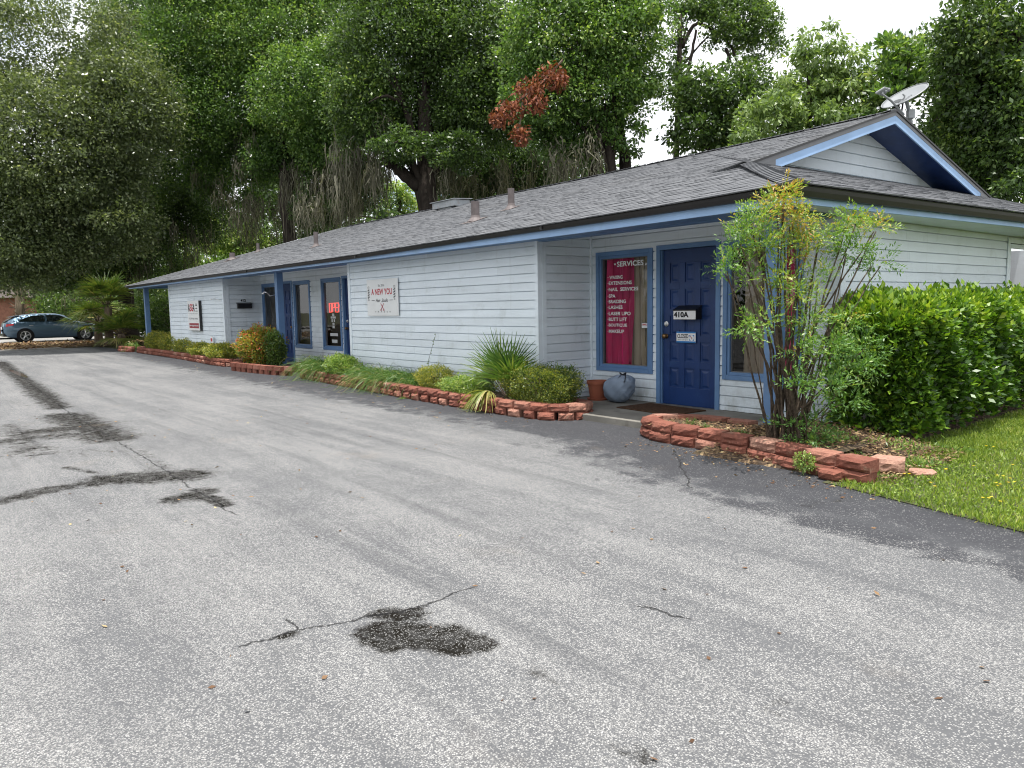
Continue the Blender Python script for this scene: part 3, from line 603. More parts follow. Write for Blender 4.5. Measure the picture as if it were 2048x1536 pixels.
gm.v = [((-3.66-(v[1]-6.30), v[1], v[2]) if v[0] > -3.7 else v) for v in gm.v]; nf = len(gm.v)
sweepY(gm, lambda y: [(sx(y)-.089,2.452),(sx(y),2.452),(sx(y)+.004,2.44),(sx(y)-.003,2.436),(sx(y)-.012,2.40),(sx(y)-.035,2.352),(sx(y)-.089,2.352)], list(np.linspace(6.30,17.7,12)))
gm.v = gm.v[:nf]+[((v[0], 6.30+(sx(6.3)-v[0]), v[2]) if v[1] < 6.31 else v) for v in gm.v[nf:]]
gt_o = gm.build('gutter', M['gutter'], bld)
for x in (-23.4,-17.3,-12.0,-7.1): MB().box(x-.02,x+.02,6.2935,6.31,gt(x)-.053,gt(x)-.002).build('gutter_seam', M['gutter'], gt_o)
# ---- roof
SL = .32; YRg = 12.0; ZE = 2.44
def zfront(y): return ZE+SL*(y-6.3)
def front_pt(u, y, o_=0): return (u, y-o_*.3, zfront(y)+sag(u)+o_*.95)
def xr_front(y):
    return -3.68-(y-6.3)*(1.9/2.16) if y < 8.46 else -5.58+(y-8.46)*(.42/7.08)
def xl_front(y): return -28.97+(y-6.3)
def tabs(mb, Pf, v0, v1, umin, umax, dv, step=1):
    v = v0
    while v < v1-.01:
        ve = min(v+dv, v1); vm = (v+ve)/2
        a0 = min(umin(v),umin(ve)) ; a1 = max(umax(v),umax(ve)); u = a0-random.uniform(0,.2)
        while u < a1:
            w_ = random.uniform(.10,.22); thick = random.choice((.003,.003,.007))+random.uniform(0,.0015)
            ua, ub = max(u,a0), min(u+w_,a1); u += w_
            if ub-ua < .02: continue
            # clip per edge
            la, lb = max(ua, umin(v)), min(ub, umax(v)); ha, hb = max(ua, umin(ve)), min(ub, umax(ve))
            if lb < la and hb < ha: continue
            if lb < la: la = lb = min(max((la+lb)/2, umin(v)), umax(v))
            if hb < ha: ha = hb = min(max((ha+hb)/2, umin(ve)), umax(ve))
            T = min(1, max(0, random.gauss(.5,.12)+(thick > .008)*-.08))
            o1 = .004+thick; p = [Pf(la,v-.004,o1),Pf(lb,v-.004,o1),Pf(hb,ve,.002+thick*.6),Pf(ha,ve,.002+thick*.6),Pf(la,v-.004,-.004),Pf(lb,v-.004,-.004)]
            mb.add(p+[Pf(ha,ve,-.004),Pf(hb,ve,-.004)], [(0,1,2,3),(4,5,1,0),(4,0,3,6),(5,7,2,1)], tint=T)
        v = ve
rf = MB(); tabs(rf, front_pt, 6.28, YRg, xl_front, xr_front, .122)
def skirt_pt(y, v, o_=0): return (sx(y)-v+o_*.3, y, 2.462+.337*v+o_*.95)
tabs(rf, skirt_pt, -.02, 2.55, lambda v: 6.3+max(v,0)*(2.16/2.05) if v < 2.05 else 8.3, lambda v: 17.7-max(v,0)*1.05 if v < 2.05 else 15.8, .122)
# decks, rear slope and left hip
def P3(x,y,z): return (x,y,z)
rk = [(-28.97,6.3),(-3.68,6.3),(-5.58,8.46),(-5.37,12),(-23.27,12)]
for (a,b_) in ((-28.97,-20),(-20,-12),(-12,-5.6)):
    pass
top = []
xsd = list(np.linspace(-23.27,-5.6,16))
for a, b_ in zip(xsd[:-1], xsd[1:]):
    rf.quad((a,6.3,zfront(6.3)+sag(a)-.006),(b_,6.3,zfront(6.3)+sag(b_)-.006),(b_,12,zfront(12)+sag(b_)-.006),(a,12,zfront(12)+sag(a)-.006),tint=.4)
    rf.quad((a,12,zfront(12)+sag(a)),(b_,12,zfront(12)+sag(b_)),(b_,17.7,ZE+sag(b_)),(a,17.7,ZE+sag(a)),tint=.4)
rf.add([(-28.97,6.3,ZE-.106),(-23.27,6.3,ZE-.106),(-23.27,12,zfront(12)-.106)],[(0,1,2)])
rf.add([(-28.97,6.3,ZE-.10),(-23.27,12,zfront(12)-.10),(-28.97,17.7,ZE-.10)],[(0,1,2)],tint=.4)
rf.add([(-28.97,17.7,ZE-.10),(-23.27,17.7,ZE-.10),(-23.27,12,zfront(12)-.10)],[(0,1,2)],tint=.4)
rf.add([(-5.6,6.3,ZE-.03),(-3.70,6.3,ZE-.006),(-5.6,8.46,zfront(8.46)-.03)],[(0,1,2)])
rf.quad((-5.6,12,zfront(12)),(-5.16,15.54,3.15),(-5.16,17.7,ZE),(-5.6,17.7,ZE)); rf.add([(-5.6,12,zfront(12)),(-5.37,12,zfront(12)),(-5.16,15.54,3.15)],[(0,1,2)])
rf.add([(-5.60,12,zfront(12)-.02),(-5.37,12,zfront(12)-.02),(-5.60,8.46,3.13)],[(0,1,2)])
roof = rf.build('roof', M['shingle'], bld)
# hip and ridge caps
cp = MB()
def caps(a, b_, up=(0,0,1), wd=.15, sp=.14, drop=.05):
    a, b_ = np.array(a,float), np.array(b_,float); L = np.linalg.norm(b_-a); d = (b_-a)/L; s_ = unit(np.cross(d, up)); n_ = unit(np.cross(s_, d)); k = int(L/sp)
    for i in range(k):
        p = a+d*(i*sp); q = a+d*((i+1)*sp+.03); h0, h1 = .028, .016
        cp.add([p+n_*h0, p+s_*wd-n_*(drop-h0), p-s_*wd-n_*(drop-h0), q+n_*h1, q+s_*wd-n_*(drop-h1), q-s_*wd-n_*(drop-h1), p+n_*(h0-.02), p+s_*wd-n_*(drop-h0+.02), p-s_*wd-n_*(drop-h0+.02)],
               [(0,1,4,3),(0,3,5,2),(0,6,7,1),(0,2,8,6)], tint=random.uniform(.35,.75))
for a, b_ in zip(xsd[:-1], xsd[1:]): caps((b_,12,zfront(12)+sag(b_)+.004),(a,12,zfront(12)+sag(a)+.004), wd=.15, drop=.046)
caps((-5.38,12,4.262),(-5.6,12,4.262), drop=.046)
cp.build('ridge_cap', M['shingle'], roof); cp = MB(); caps((-3.69,6.31,2.462),(-5.56,8.44,3.145), wd=.13, drop=.035); cp.build('hip_cap', M['shingle'], roof)
cp = MB(); caps((-28.95,6.32,2.345),(-23.27,12,zfront(12)-.10), wd=.13, drop=.04); cp.build('hip_cap', M['shingle'], roof)
# vent pipes on the front slope
for i, (x, y, r, h_) in enumerate(((-10.70,7.97,.075,.33),(-10.72,8.8,.062,.36),(-17.74,8.25,.055,.36),(-24.57,8.53,.09,.22),(-24.59,9.39,.05,.28))):
    z = zfront(y)+sag(x)
    pv = MB(); pv.tube([(x,y,z-.05),(x,y,z+h_)], r, 14); pv.lathe([(r*2.1,-.02),(r*1.2,.05),(r*1.02,.09)],(x,y,z),14)
    pv.add([(x-r*2.4,y-r*3,z-r*3*SL+.016),(x+r*2.4,y-r*3,z-r*3*SL+.016),(x+r*2.4,y+r*2,z+r*2*SL+.02),(x-r*2.4,y+r*2,z+r*2*SL+.02)],[(0,1,2,3)])
    pv.build('vent_pipe', M['pipe'], roof, smooth=False)
# sheet-metal exhaust box behind the ridge
vb = MB(); cx, cy_ = -16.5, 11.5; z = zfront(11.35)+sag(cx)
vb.box(cx-.5,cx+.5,cy_-.25,cy_+.25,z+.03,z+.19); vb.box(cx-.3,cx+.3,cy_-.2,cy_+.2,z-.15,z+.03)
vb.add([(cx-.55,cy_-.30,z+.192),(cx+.55,cy_-.30,z+.192),(cx+.55,cy_+.30,z+.23),(cx-.55,cy_+.30,z+.23),(cx-.55,cy_-.30,z+.205),(cx+.55,cy_-.30,z+.205),(cx+.55,cy_+.30,z+.245),(cx-.55,cy_+.30,z+.245)],[(0,3,2,1),(4,5,6,7),(0,1,5,4),(1,2,6,5),(2,3,7,6),(3,0,4,7)])
vb.build('roof_vent', M['metalbox'], roof)
# ---- gable at the right end
L_ = np.array((-5.58,8.46,3.15)); PK = np.array((-5.37,12.0,4.268)); Rr = np.array((-5.16,15.54,3.15)); nrm = unit(np.array([.998,-.059,0]))
def lerp(a,b_,t): return a+(b_-a)*t
dn = np.array((0,0,-1.))
gb = MB()   # taupe flashing / drip edge
for A, B in ((L_,PK),(PK,Rr)):
    gb.prism([A+nrm*.02+dn*.0, B+nrm*.02+dn*.0, B+nrm*.02+dn*.028, A+nrm*.02+dn*.028], -nrm*.03)
gb.build('gable_drip_edge', M['gutter'], bld)
gb = MB()
for A, B in ((L_,PK),(PK,Rr)):
    gb.prism([A+nrm*.004+dn*.029, B+nrm*.004+dn*.029, B+nrm*.004+dn*.085, A+nrm*.004+dn*.085], -nrm*.03)
for A, s_ in ((L_,1),(Rr,-1)):      # pale triangular return boards at the rake feet
    A2 = A+np.array((.03*s_,.56*s_,.177)); gb.add([A+nrm*.003+dn*.086, A2+nrm*.003+dn*.086, A2+nrm*.003+dn*.225, A-nrm*.03+dn*.086, A2-nrm*.03+dn*.086, A2-nrm*.03+dn*.225],[(0,1,2),(3,5,4),(1,4,5,2),(0,2,5,3)])
gb.build('gable_flashing', M['flash'], bld)
gb = MB()
for A, B in ((lerp(L_,PK,.158),PK),(PK,lerp(Rr,PK,.158))):
    gb.prism([A+nrm*.0+dn*.086, B+nrm*.0+dn*.086, B+nrm*.0+dn*.205, A+nrm*.0+dn*.205], -nrm*.025)
gb.build('rake_board', M['fascia'], bld, bevel=.002)
off = -nrm*.50
gb = MB()
for A, B in ((L_,PK),(PK,Rr)):
    gb.prism([A-nrm*.026+dn*.195, B-nrm*.026+dn*.195, B+off+dn*.195, A+off+dn*.195], dn*.012)
gb.build('gable_soffit', M['door'], bld)
gb = MB(); base = 3.02; k = 0; z = base
wl = lambda y: -6.06+(y-9)*.059
while z < 4.10:
    t = min(z+.165, 4.14); hw0 = (4.268-.19-z)/.3158+.05; hw1 = max(.02,(4.268-.19-t)/.3158+.05)
    a0, a1, c0, c1 = 12-hw0, 12+hw0, 12-hw1, 12+hw1
    def W_(y, o_, zz): return (wl(y)+o_, y, zz)
    gb.add([W_(a0,.018,z),W_(a1,.018,z),W_(c1,.012,t-.016),W_(c0,.012,t-.016),W_(c0,-.012,t-.015),W_(c1,-.012,t-.015),W_(c0,-.012,t),W_(c1,-.012,t),W_(a0,-.03,z),W_(a1,-.03,z)],
           [(0,1,2,3),(3,2,5,4),(4,5,7,6),(8,9,1,0)]); z = t
gb.build('gable_wall', M['siding'], bld)
# ================================================================== writing
def onY(px, py, Y):
    d = ray(px, py); t = (Y-CAM[1])/d[1]; return CAM+d*t
def onX(px, py, X):
    d = ray(px, py); t = (X-CAM[0])/d[0]; return CAM+d*t
def text_mesh(s, bold=.0, ext=.002, shear=0.):
    cu = bpy.data.curves.new('t', 'FONT'); cu.body = s; cu.size = 1; cu.offset = bold; cu.extrude = 0; cu.shear = shear; cu.resolution_u = 3
    o_ = bpy.data.objects.new('t', cu); COL.objects.link(o_)
    me = bpy.data.meshes.new_from_object(o_.evaluated_get(bpy.context.evaluated_depsgraph_get()))
    v = np.array([q.co[:] for q in me.vertices]).reshape(-1,3); f = [list(p.vertices) for p in me.polygons]
    bpy.data.objects.remove(o_); bpy.data.curves.remove(cu); bpy.data.meshes.remove(me); return v, f
def put_text(mb, s, x0, x1, z0, z1, y, bold=.02, shear=0., mat=0, axis='y', keep=False):
    """fit writing in the rectangle x0..x1, z0..z1 on the plane y facing the viewer's side (-y), or on x facing +x"""
    v, f = text_mesh(s, bold, shear=shear)
    lo, hi = v.min(0), v.max(0); u = (v-lo)/(hi-lo+1e-9)
    A = x0+(x1-x0)*u[:,0]; Z = z0+(z1-z0)*u[:,1]
    vs = np.stack([A, np.full(len(A), y), Z], -1) if axis == 'y' else np.stack([np.full(len(A), y), A, Z], -1)
    return mb.add(vs, f, mat)
# white list on the glass
yl = YR+.014; lt = MB()
def cp8(x, y): return onY(1180+x/5.907, 500+y/5.907, yl)
a, b_ = cp8(318,172), cp8(632,165); put_text(lt, 'SERVICES', a[0], b_[0], a[2]-.033, a[2]+.04, yl, .025)
for hx_ in (296, 660):
    p = cp8(hx_, 170); r = .017; lt.add([(p[0]+r*s_, yl, p[2]+q*r) for s_, q in ((0,-1),(.9,.1),(.95,.6),(.5,.85),(0,.5),(-.5,.85),(-.95,.6),(-.9,.1))], [tuple(range(8))])
for s_, x0, x1, ym in (('WAXING',230,385,327),('EXTENSIONS',222,493,395),('NAIL  SERVICES',222,570,469),('SPA',222,300,546),('BRAIDING',222,422,611),('LASHES',222,385,679),('LASER LIPO',222,480,752),('BUTT LIFT',222,435,820),('BOUTIQUE',222,437,890),('MAKEUP',222,403,960)):
    a, b_ = cp8(x0, ym), cp8(x1, ym); put_text(lt, s_, a[0], b_[0], a[2]-.024, a[2]+.026, yl, .022)
    p = cp8(213, ym); lt.add([(p[0]+.007*cos(t), yl, p[2]+.007*sin(t)) for t in np.linspace(0,2*pi,8,endpoint=False)], [tuple(range(8))])
lt.build('window_lettering', M['letter'], win1)
# ------- curtains
def curtain(name, label, x0, x1, y, z0, z1, mat, folds, amp=.035, lean=0., cat='curtain'):
    mb = MB(); nu, nv = folds*8, 8; vs = []
    for j in range(nv+1):
        for i in range(nu+1):
            u = i/nu; v_ = j/nv; ph = u*folds*2*pi+.6*sin(v_*3+u*5)
            vs.append((x0+(x1-x0)*u+lean*(1-v_)*(.4+u)+.01*sin(ph*2), y+amp*sin(ph)*(1-.35*v_)+amp*.4*sin(ph*.37+2), z0+(z1-z0)*v_))
    mb.add(vs, [(j*(nu+1)+i, j*(nu+1)+i+1, (j+1)*(nu+1)+i+1, (j+1)*(nu+1)+i) for j in range(nv) for i in range(nu)])
    return tag(mb.build(name, mat, smooth=True), label, cat)
curtain('curtain', 'deep pink curtain behind the white SERVICES list', -7.56,-7.06,YR+.10,.5,2.1,M['pink'],5,.075)
curtain('curtain', 'tan curtain beside the pink one behind the SERVICES list', -7.22,-6.84,YR+.15,.5,2.1,M['tan'],4,.035,.02)
curtain('curtain', 'tan curtain in the window right of the navy 410A door', -5.30,-4.96,YR+.12,.5,2.1,M['tan'],5,.035)
curtain('curtain', 'deep pink curtain in the window behind the corner post', -4.97,-4.50,YR+.10,.5,2.1,M['pink'],4)
cv = MB(); nu = 24
for i in range(nu):
    y0_, y1_ = WS[0]+.09+i*.24/nu, WS[0]+.09+(i+1)*.24/nu; f0, f1 = .02*sin(i*1.1), .02*sin((i+1)*1.1)
    cv.quad((BX1-.08+f0,y0_,.9),(BX1-.08+f1,y1_,.9),(BX1-.08+f1,y1_,2.13),(BX1-.08+f0,y0_,2.13))
tag(cv.build('curtain', M['whitefab'], smooth=True), 'white curtain in the side wall window at the right edge', 'curtain')
# small warning sign on the glass
a, b_ = onY(1283,645,YR+.012), onY(1298,657,YR+.012)
t = thing('warning_sticker', 'small white sticker with red lettering low on the right of the SERVICES window', 'sticker', (a[0],YR,b_[2]))
MB().box(a[0],b_[0],YR+.011,YR+.0135,b_[2],a[2]).build('backing', M['white'], t, bevel=.002)
q = MB(); frame_mb(a[0],b_[0],b_[2],a[2],YR+.0105,.005,.0005,q); q.build('border', M['blackmatte'], t)
q = MB(); h_ = a[2]-b_[2]; put_text(q, 'SMILE', a[0]+.012, b_[0]-.012, a[2]-h_*.5, a[2]-h_*.2, YR+.0095, .03); q.build('lettering', M['signred'], t)
# ------- hair studio sign
def sign(name, label, pTL, pTR, pBL, pBR, y0, th=.012):
    A, B, C, D_ = [onY(*p, y0) for p in (pTL,pTR,pBL,pBR)]
    x0, x1, z0, z1 = (A[0]+C[0])/2, (B[0]+D_[0])/2, (C[2]+D_[2])/2, (A[2]+B[2])/2
    t = thing(name, label, 'sign', (x0, y0, z0))
    return t, x0, x1, z0, z1
yS = YF-.045
t, x0, x1, z0, z1 = sign('shop_sign', 'square white hair studio board reading A NEW YOU between two barber poles', (734,561),(795,555),(734.5,632),(797.5,631), yS)
MB().box(x0,x1,yS,yS+.008,z0,z1).build('board', M['white'], t, bevel=.002)
MB().box(x0+.3,x0+.34,yS+.008,YF-.01,z1-.1,z1-.06).build('spacer', M['black'], t); MB().box(x0+.3,x0+.34,yS+.008,YF-.01,z0+.06,z0+.1).build('spacer', M['black'], t)
W_, H_ = x1-x0, z1-z0; ye = yS-.0015
def R(u, v): return x0+W_*u, z0+H_*v
q = MB(); put_text(q, 'A NEW YOU', *(R(.15,0)[0],R(.82,0)[0]), R(0,.575)[1], R(0,.745)[1], ye, .028); q.build('lettering', M['signred'], t)
q = MB(); put_text(q, 'Est. 2016', R(.38,0)[0],R(.58,0)[0], R(0,.80)[1], R(0,.865)[1], ye, .0)
put_text(q, 'Hair  Studio', R(.29,0)[0],R(.69,0)[0], R(0,.375)[1], R(0,.47)[1], ye, .012, shear=.5)
for u0, u1 in ((.155,.25),(.73,.83)): q.box(R(u0,0)[0],R(u1,0)[0],ye-.0005,ye+.001,R(0,.418)[1],R(0,.43)[1])
for i, c_ in enumerate('PRAGER'[:0]+'FRAZER'): 
    pass
put_text(q, 'F   R   A   Z   E   R', R(.27,0)[0],R(.76,0)[0], R(0,.09)[1], R(0,.13)[1], ye, .0); q.build('lettering', M['signink'], t)
q = MB()
for s_ in (1,-1):
    c0 = np.array(R(.5,.25)); q.tube([(c0[0]-.05*s_, ye-.003, c0[1]-.055),(c0[0]+.05*s_, ye-.003, c0[1]+.055)], .0045, 6)
    q.tube([(c0[0]-.05*s_+.013*cos(a_), ye-.003, c0[1]-.062+.013*sin(a_)) for a_ in np.linspace(0,2*pi,10)], .003, 5)
q.build('scissors_emblem', M['signred'], t)
for u in (.035,.865):
    q = MB(); px0, pz0 = R(u,.47); pw_, ph_ = W_*.055, H_*.27
    for k in range(4):
        zz = pz0+ph_*(.02+.25*k); q.add([(px0,ye-.001,zz),(px0+pw_,ye-.001,zz+ph_*.14),(px0+pw_,ye-.001,min(zz+ph_*.27,pz0+ph_)),(px0,ye-.001,zz+ph_*.13)],[(0,1,2,3)])
    q.tube([(px0+pw_*.5+pw_*.38*cos(a_), ye-.001, pz0+ph_*1.16+ph_*.13*sin(a_)) for a_ in np.linspace(0,2*pi,14)], .002, 5)
    q.tube([(px0+pw_*.5+pw_*.3*cos(a_), ye-.001, pz0-ph_*.10+ph_*.07*sin(a_)) for a_ in np.linspace(0,2*pi,14)], .002, 5)
    q.build('barber_pole_emblem', M['signink'], t)
# ------- tall white sign
yS = YF-.10
t, x0, x1, z0, z1 = sign('shop_sign', 'tall narrow white board with ASGA lettering and dark red band', (375,602.2),(397.2,600.8),(376.5,660.5),(399,661), yS)
MB().box(x0,x1,yS,yS+.065,z0,z1).build('board', M['white'], t, bevel=.002)
MB().box(x1+.001,x1+.006,yS+.004,yS+.075,z0-.004,z1).box(x0+.02,x1+.001,yS+.004,yS+.075,z0-.006,z0-.001).build('edge', M['black'], t)  # black strips along the right and lower sides of the board
W_, H_ = x1-x0, z1-z0; ye = yS-.002
MB().box(R(.10,0)[0],R(.93,0)[0],ye,yS+.001,R(0,.075)[1],R(0,.245)[1]).build('band', M['signdkred'], t)
for s_, u0, u1, mm in (('A',.05,.22,'signink'),('S',.21,.36,'signred'),('G',.35,.50,'signred'),('A',.48,.66,'signink')):
    q = MB(); put_text(q, s_, R(u0,0)[0],R(u1,0)[0], R(0,.64)[1], R(0,.90)[1], ye, .03); q.build('lettering', M[mm], t)
q = MB(); cx_ = R(.80,0)[0]
for za, zb, w0, w1 in ((.82,.91,.06,.02),(.73,.76,.09,.06),(.64,.66,.10,.10)): q.prism([(cx_-W_*w0,ye,R(0,za)[1]),(cx_+W_*w0,ye,R(0,za)[1]),(cx_+W_*w1,ye,R(0,zb)[1]),(cx_-W_*w1,ye,R(0,zb)[1])],(0,.001,0))
q.build('tower_emblem', M['signink'], t)
q = MB(); put_text(q, '412 NW 5th Avenue', R(.08,0)[0],R(.90,0)[0], R(0,.37)[1], R(0,.43)[1], ye, .012); put_text(q, 'association consulting services', R(.08,0)[0],R(.90,0)[0], R(0,.555)[1], R(0,.58)[1], ye, .0); q.build('lettering', M['signgrey'], t)
q = MB(); put_text(q, 'www.asgaonline.com', R(.12,0)[0],R(.91,0)[0], R(0,.12)[1], R(0,.20)[1], ye-.002, .015); q.build('lettering', M['letter'], t)
# ------- number 412 and its wall box
xb = -20.46+.02; a, b_ = onX(474.5,606,xb+.05), onX(503,616,xb+.05)
t = thing('wall_mailbox', 'black wall mailbox under the numbers 412', 'mailbox', (xb, a[1], b_[2]))
MB().box(xb,xb+.10,a[1],b_[1],b_[2]-.01,a[2]-.02).build('box', M['black'], t, bevel=.004)
MB().prism([(xb,a[1]-.01,a[2]+.012),(xb+.115,a[1]-.01,a[2]-.018),(xb+.115,a[1]-.01,a[2]-.03),(xb,a[1]-.01,a[2]-.01)],(0,b_[1]-a[1]+.02,0)).build('lid', M['black'], t)
q = MB(); c_, d_ = onX(481,603.5,xb), onX(491.5,598.5,xb); put_text(q, '412', c_[1], d_[1], c_[2], d_[2], xb+.004, .04, axis='x'); q.build('house_number', M['blackmatte'], bld)
# ------- mailbox on the navy door
yb = YR-.10; a, b_ = onY(1347,621.5,yb), onY(1391.5,639,yb); x0, x1, z0, z1 = a[0], b_[0], b_[2], a[2]
t = thing('door_mailbox', 'black mailbox on the navy door with a white plate reading 410A', 'mailbox', (x0, YR, z0))
MB().box(x0,x1,yb,YR+.021,z0,z1).build('box', M['black'], t, bevel=.004)
q = MB(); q.add([(x0-.006,yb-.012,z1+.001),(x1+.006,yb-.012,z1+.001),(x1+.006,YR+.02,z1+.055),(x0-.006,YR+.02,z1+.055),(x0-.006,yb-.012,z1+.010),(x1+.006,yb-.012,z1+.010),(x1+.006,YR+.02,z1+.066),(x0-.006,YR+.02,z1+.066)],[(0,3,2,1),(4,5,6,7),(0,1,5,4),(1,2,6,5),(2,3,7,6),(3,0,4,7)]); q.build('lid', M['black'], t)
q = MB(); q.prism([(x1,yb,z1),(x1,YR+.02,z1),(x1,YR+.02,z1+.055)],(-.004,0,0)); q.build('lid_cheek', M['black'], t); q = MB(); q.prism([(x0+.004,yb,z1),(x0+.004,YR+.02,z1),(x0+.004,YR+.02,z1+.055)],(-.004,0,0)); q.build('lid_cheek', M['black'], t)
MB().box(x0+.002,x1-.002,yb-.003,yb-.0005,z0+.002,z1-.002).build('plate', M['letter'], t)
q = MB(); W_ = x1-x0; put_text(q, '410A', x0+W_*.025, x0+W_*.69, z0+.026, z1-.014, yb-.0045, .045); q.build('lettering', M['blackmatte'], t)
# ------- closed sign hanging on the door
ys_ = YR+.002; a, b_ = onY(1353,663,ys_), onY(1391,686,ys_); x0, x1, z0, z1 = a[0], b_[0], b_[2], a[2]; W_, H_ = x1-x0, z1-z0
t = thing('closed_sign', 'small white and blue CLOSED sign hanging on the navy door', 'sign', (x0, ys_, z0))
MB().box(x0,x1,ys_,ys_+.004,z0,z1).build('board', M['letter'], t)
MB().box(x0,x1,ys_-.0015,ys_-.0002,z0,z0+H_*.14).build('band', M['signblue'], t); MB().box(x0,x1,ys_-.0015,ys_-.0002,z1-H_*.14,z1).build('band', M['signblue'], t)
q = MB(); put_text(q, 'CLOSED', x0+W_*.05, x0+W_*.63, z0+H_*.40, z0+H_*.80, ys_-.0018, .02); put_text(q, 'Please Call Again', x0+W_*.06, x0+W_*.62, z0+H_*.20, z0+H_*.31, ys_-.0018, .0, shear=.4); q.build('lettering', M['signink'], t)
MB().box(x0+W_*.68,x0+W_*.93,ys_-.0018,ys_-.0004,z0+H_*.20,z0+H_*.70).build('clock_panel', M['signblue'], t)
MB().lathe([(W_*.118,-.001),(W_*.118,.001)],(x0+W_*.805,ys_-.003,z0+H_*.45),24,'y').build('clock_face', M['letter'], t)
q = MB(); cc = (x0+W_*.805, z0+H_*.45)
for dx, dz in ((-.02,.022),(.008,-.018)): q.tube([(cc[0],ys_-.005,cc[1]),(cc[0]+dx,ys_-.005,cc[1]+dz)], .0035, 5)
q.build('clock_hand', M['signred'], t)
q = MB(); 
for u in (.16,.76): q.tube([(x0+W_*u,ys_+.001,z1-.004),(x0+W_*u-.014,ys_+.012,z1+.022)], .0028, 6)
q.build('hanger', M['blackmatte'], t)
# ------- neon OPEN sign and cards in the salon window
a, b_ = onY(659.5,606.5,YR+.10), onY(681,624,YR+.10); x0, x1, z0, z1 = a[0]-.05, b_[0]+.05, b_[2], a[2]
t = thing('neon_sign', 'red neon OPEN sign lit in the window left of the second porch door', 'neon sign', (x0, YR+.1, z0))
MB().box(x0,x1,YR+.115,YR+.125,z0-.02,z1+.02).build('backing', M['black'], t)
q = MB(); n_ = 4; cw = (x1-x0)/4; yy = YR+.10
def P_(k, u, v): return (x0+cw*(k+.14+.72*u), yy, z0+(z1-z0)*v)
for k, st in ((0,[[(0,0),(1,0),(1,1),(0,1),(0,0)]]),(1,[[(0,0),(0,1),(1,1),(1,.5),(0,.5)]]),(2,[[(1,0),(0,0),(0,1),(1,1)],[(0,.5),(.8,.5)]]),(3,[[(0,0),(0,1),(1,0),(1,1)]])):
    for ln in st: q.tube([P_(k,u,v) for u,v in ln], .011, 6)
q.build('neon_tube', M['neon'], t)
cards = [(664,627,668.5,632.5),(661.5,633,665.5,637),(666,633,671.5,637),(663,638.5,666,644),(667.5,638.5,670,644),(665,645.5,669,649.5),(665,651,669.5,656.5),(660.5,666,676,672.5),(664,679,675,686)]
for i, c_ in enumerate(cards):
    a, b_ = onY(c_[0],c_[1],YR+.013), onY(c_[2],c_[3],YR+.013)
    cd = MB().box(a[0],b_[0],YR+.0125,YR+.0145,b_[2],a[2]).build('window_card', M['whitefab'], winr)
q = MB()
for c_, s_ in ((cards[7],'PUSH'),(cards[8],'OPEN')):
    pass
a, b_ = onY(697.5,592,YR), onY(706,628,YR)
t = thing('door_notice', 'white paper notice on the door beside the neon sign window', 'notice', (a[0],YR,b_[2]))
MB().box(a[0],a[0]+.32,YR+.014,YR+.017,b_[2],a[2]).build('paper', M['letter'], t)
q = MB(); 
for k, s_ in enumerate(('NO','SMOKING','BEYOND','THIS DOOR')): put_text(q, s_, a[0]+.02, a[0]+.22, a[2]-.09-.07*k, a[2]-.045-.07*k, YR+.0125, .03)
q.build('lettering', M['signink'], t)
# metal hooks
for k, (pl, lab) in enumerate((([onY(549,590,6.80),onY(540,592,6.55),onY(533,585,6.45),onY(528,584,6.5),onY(526,587,6.5)],'white bent wire hook at the top of the middle porch post'),
                   ([onY(443,602,6.79),onY(434,599,6.75),onY(428,597,6.74),onY(423,599,6.74)],'thin white wire bracket on the wall left of the 412 recess'))):
    h_ = thing('wire_hook', lab, 'hook', pl[0]); MB().tube(pl, .008, 6).build('arm', M['white'], h_); MB().lathe([(.001,-.02),(.025,-.01),(.025,.01),(.001,.02)], pl[-1], 10).build('socket', M['white'], h_)
# outlet
a = onY(1201.5,767,YR); MB().box(a[0]-.035,a[0]+.035,YR-.06,YR-.018,a[2]-.055,a[2]+.055).build('outlet_box', M['white'], bld, bevel=.006)
# ------- laundry bag, mat, pot
m, nt, b, o = newmat('checked_bag_cloth'); v = coords(nt)
ck = nt.nodes.new('ShaderNodeTexChecker'); ck.inputs['Scale'].default_value = 70; nt.links.new(v, ck.inputs[0]); 
nt.links.new(mixc(nt, ck.outputs[1], (.10,.14,.22), (.33,.40,.50)), b.inputs['Base Color']); b.inputs['Roughness'].default_value = .7; M['bagcloth'] = m
bpos = np.array([-6.93, 7.52, .075]); t = thing('laundry_bag', 'stuffed blue grey checked drawstring bag slumped by the wall', 'bag', bpos)
vs = []; nu, nv = 40, 26
for j in range(nv+1):
    ph = pi*j/nv
    for i in range(nu):
        th = 2*pi*i/nu; r = sin(ph)**.85; z = cos(ph)
        cr = 1+.05*sin(th*5+z*6)+.035*sin(th*11-z*9)+.022*sin(th*19+z*17)+.012*sin(th*31-z*23)
        tw = .10*z*(1 if z > 0 else .3)
        vs.append((bpos[0]+.235*r*cr*cos(th)+tw*.9, bpos[1]+.17*r*cr*sin(th), bpos[2]+.205+.205*z*(1.0 if z > 0 else 1.0)*(1-.10*(z > .6))))
q = MB(); q.add(vs, [(j*nu+i, j*nu+(i+1)%nu, (j+1)*nu+(i+1)%nu, (j+1)*nu+i) for j in range(nv) for i in range(nu)]); q.build('sack', M['bagcloth'], t, smooth=True)
q = MB(); c0 = bpos+np.array([.085,-.03,.40])
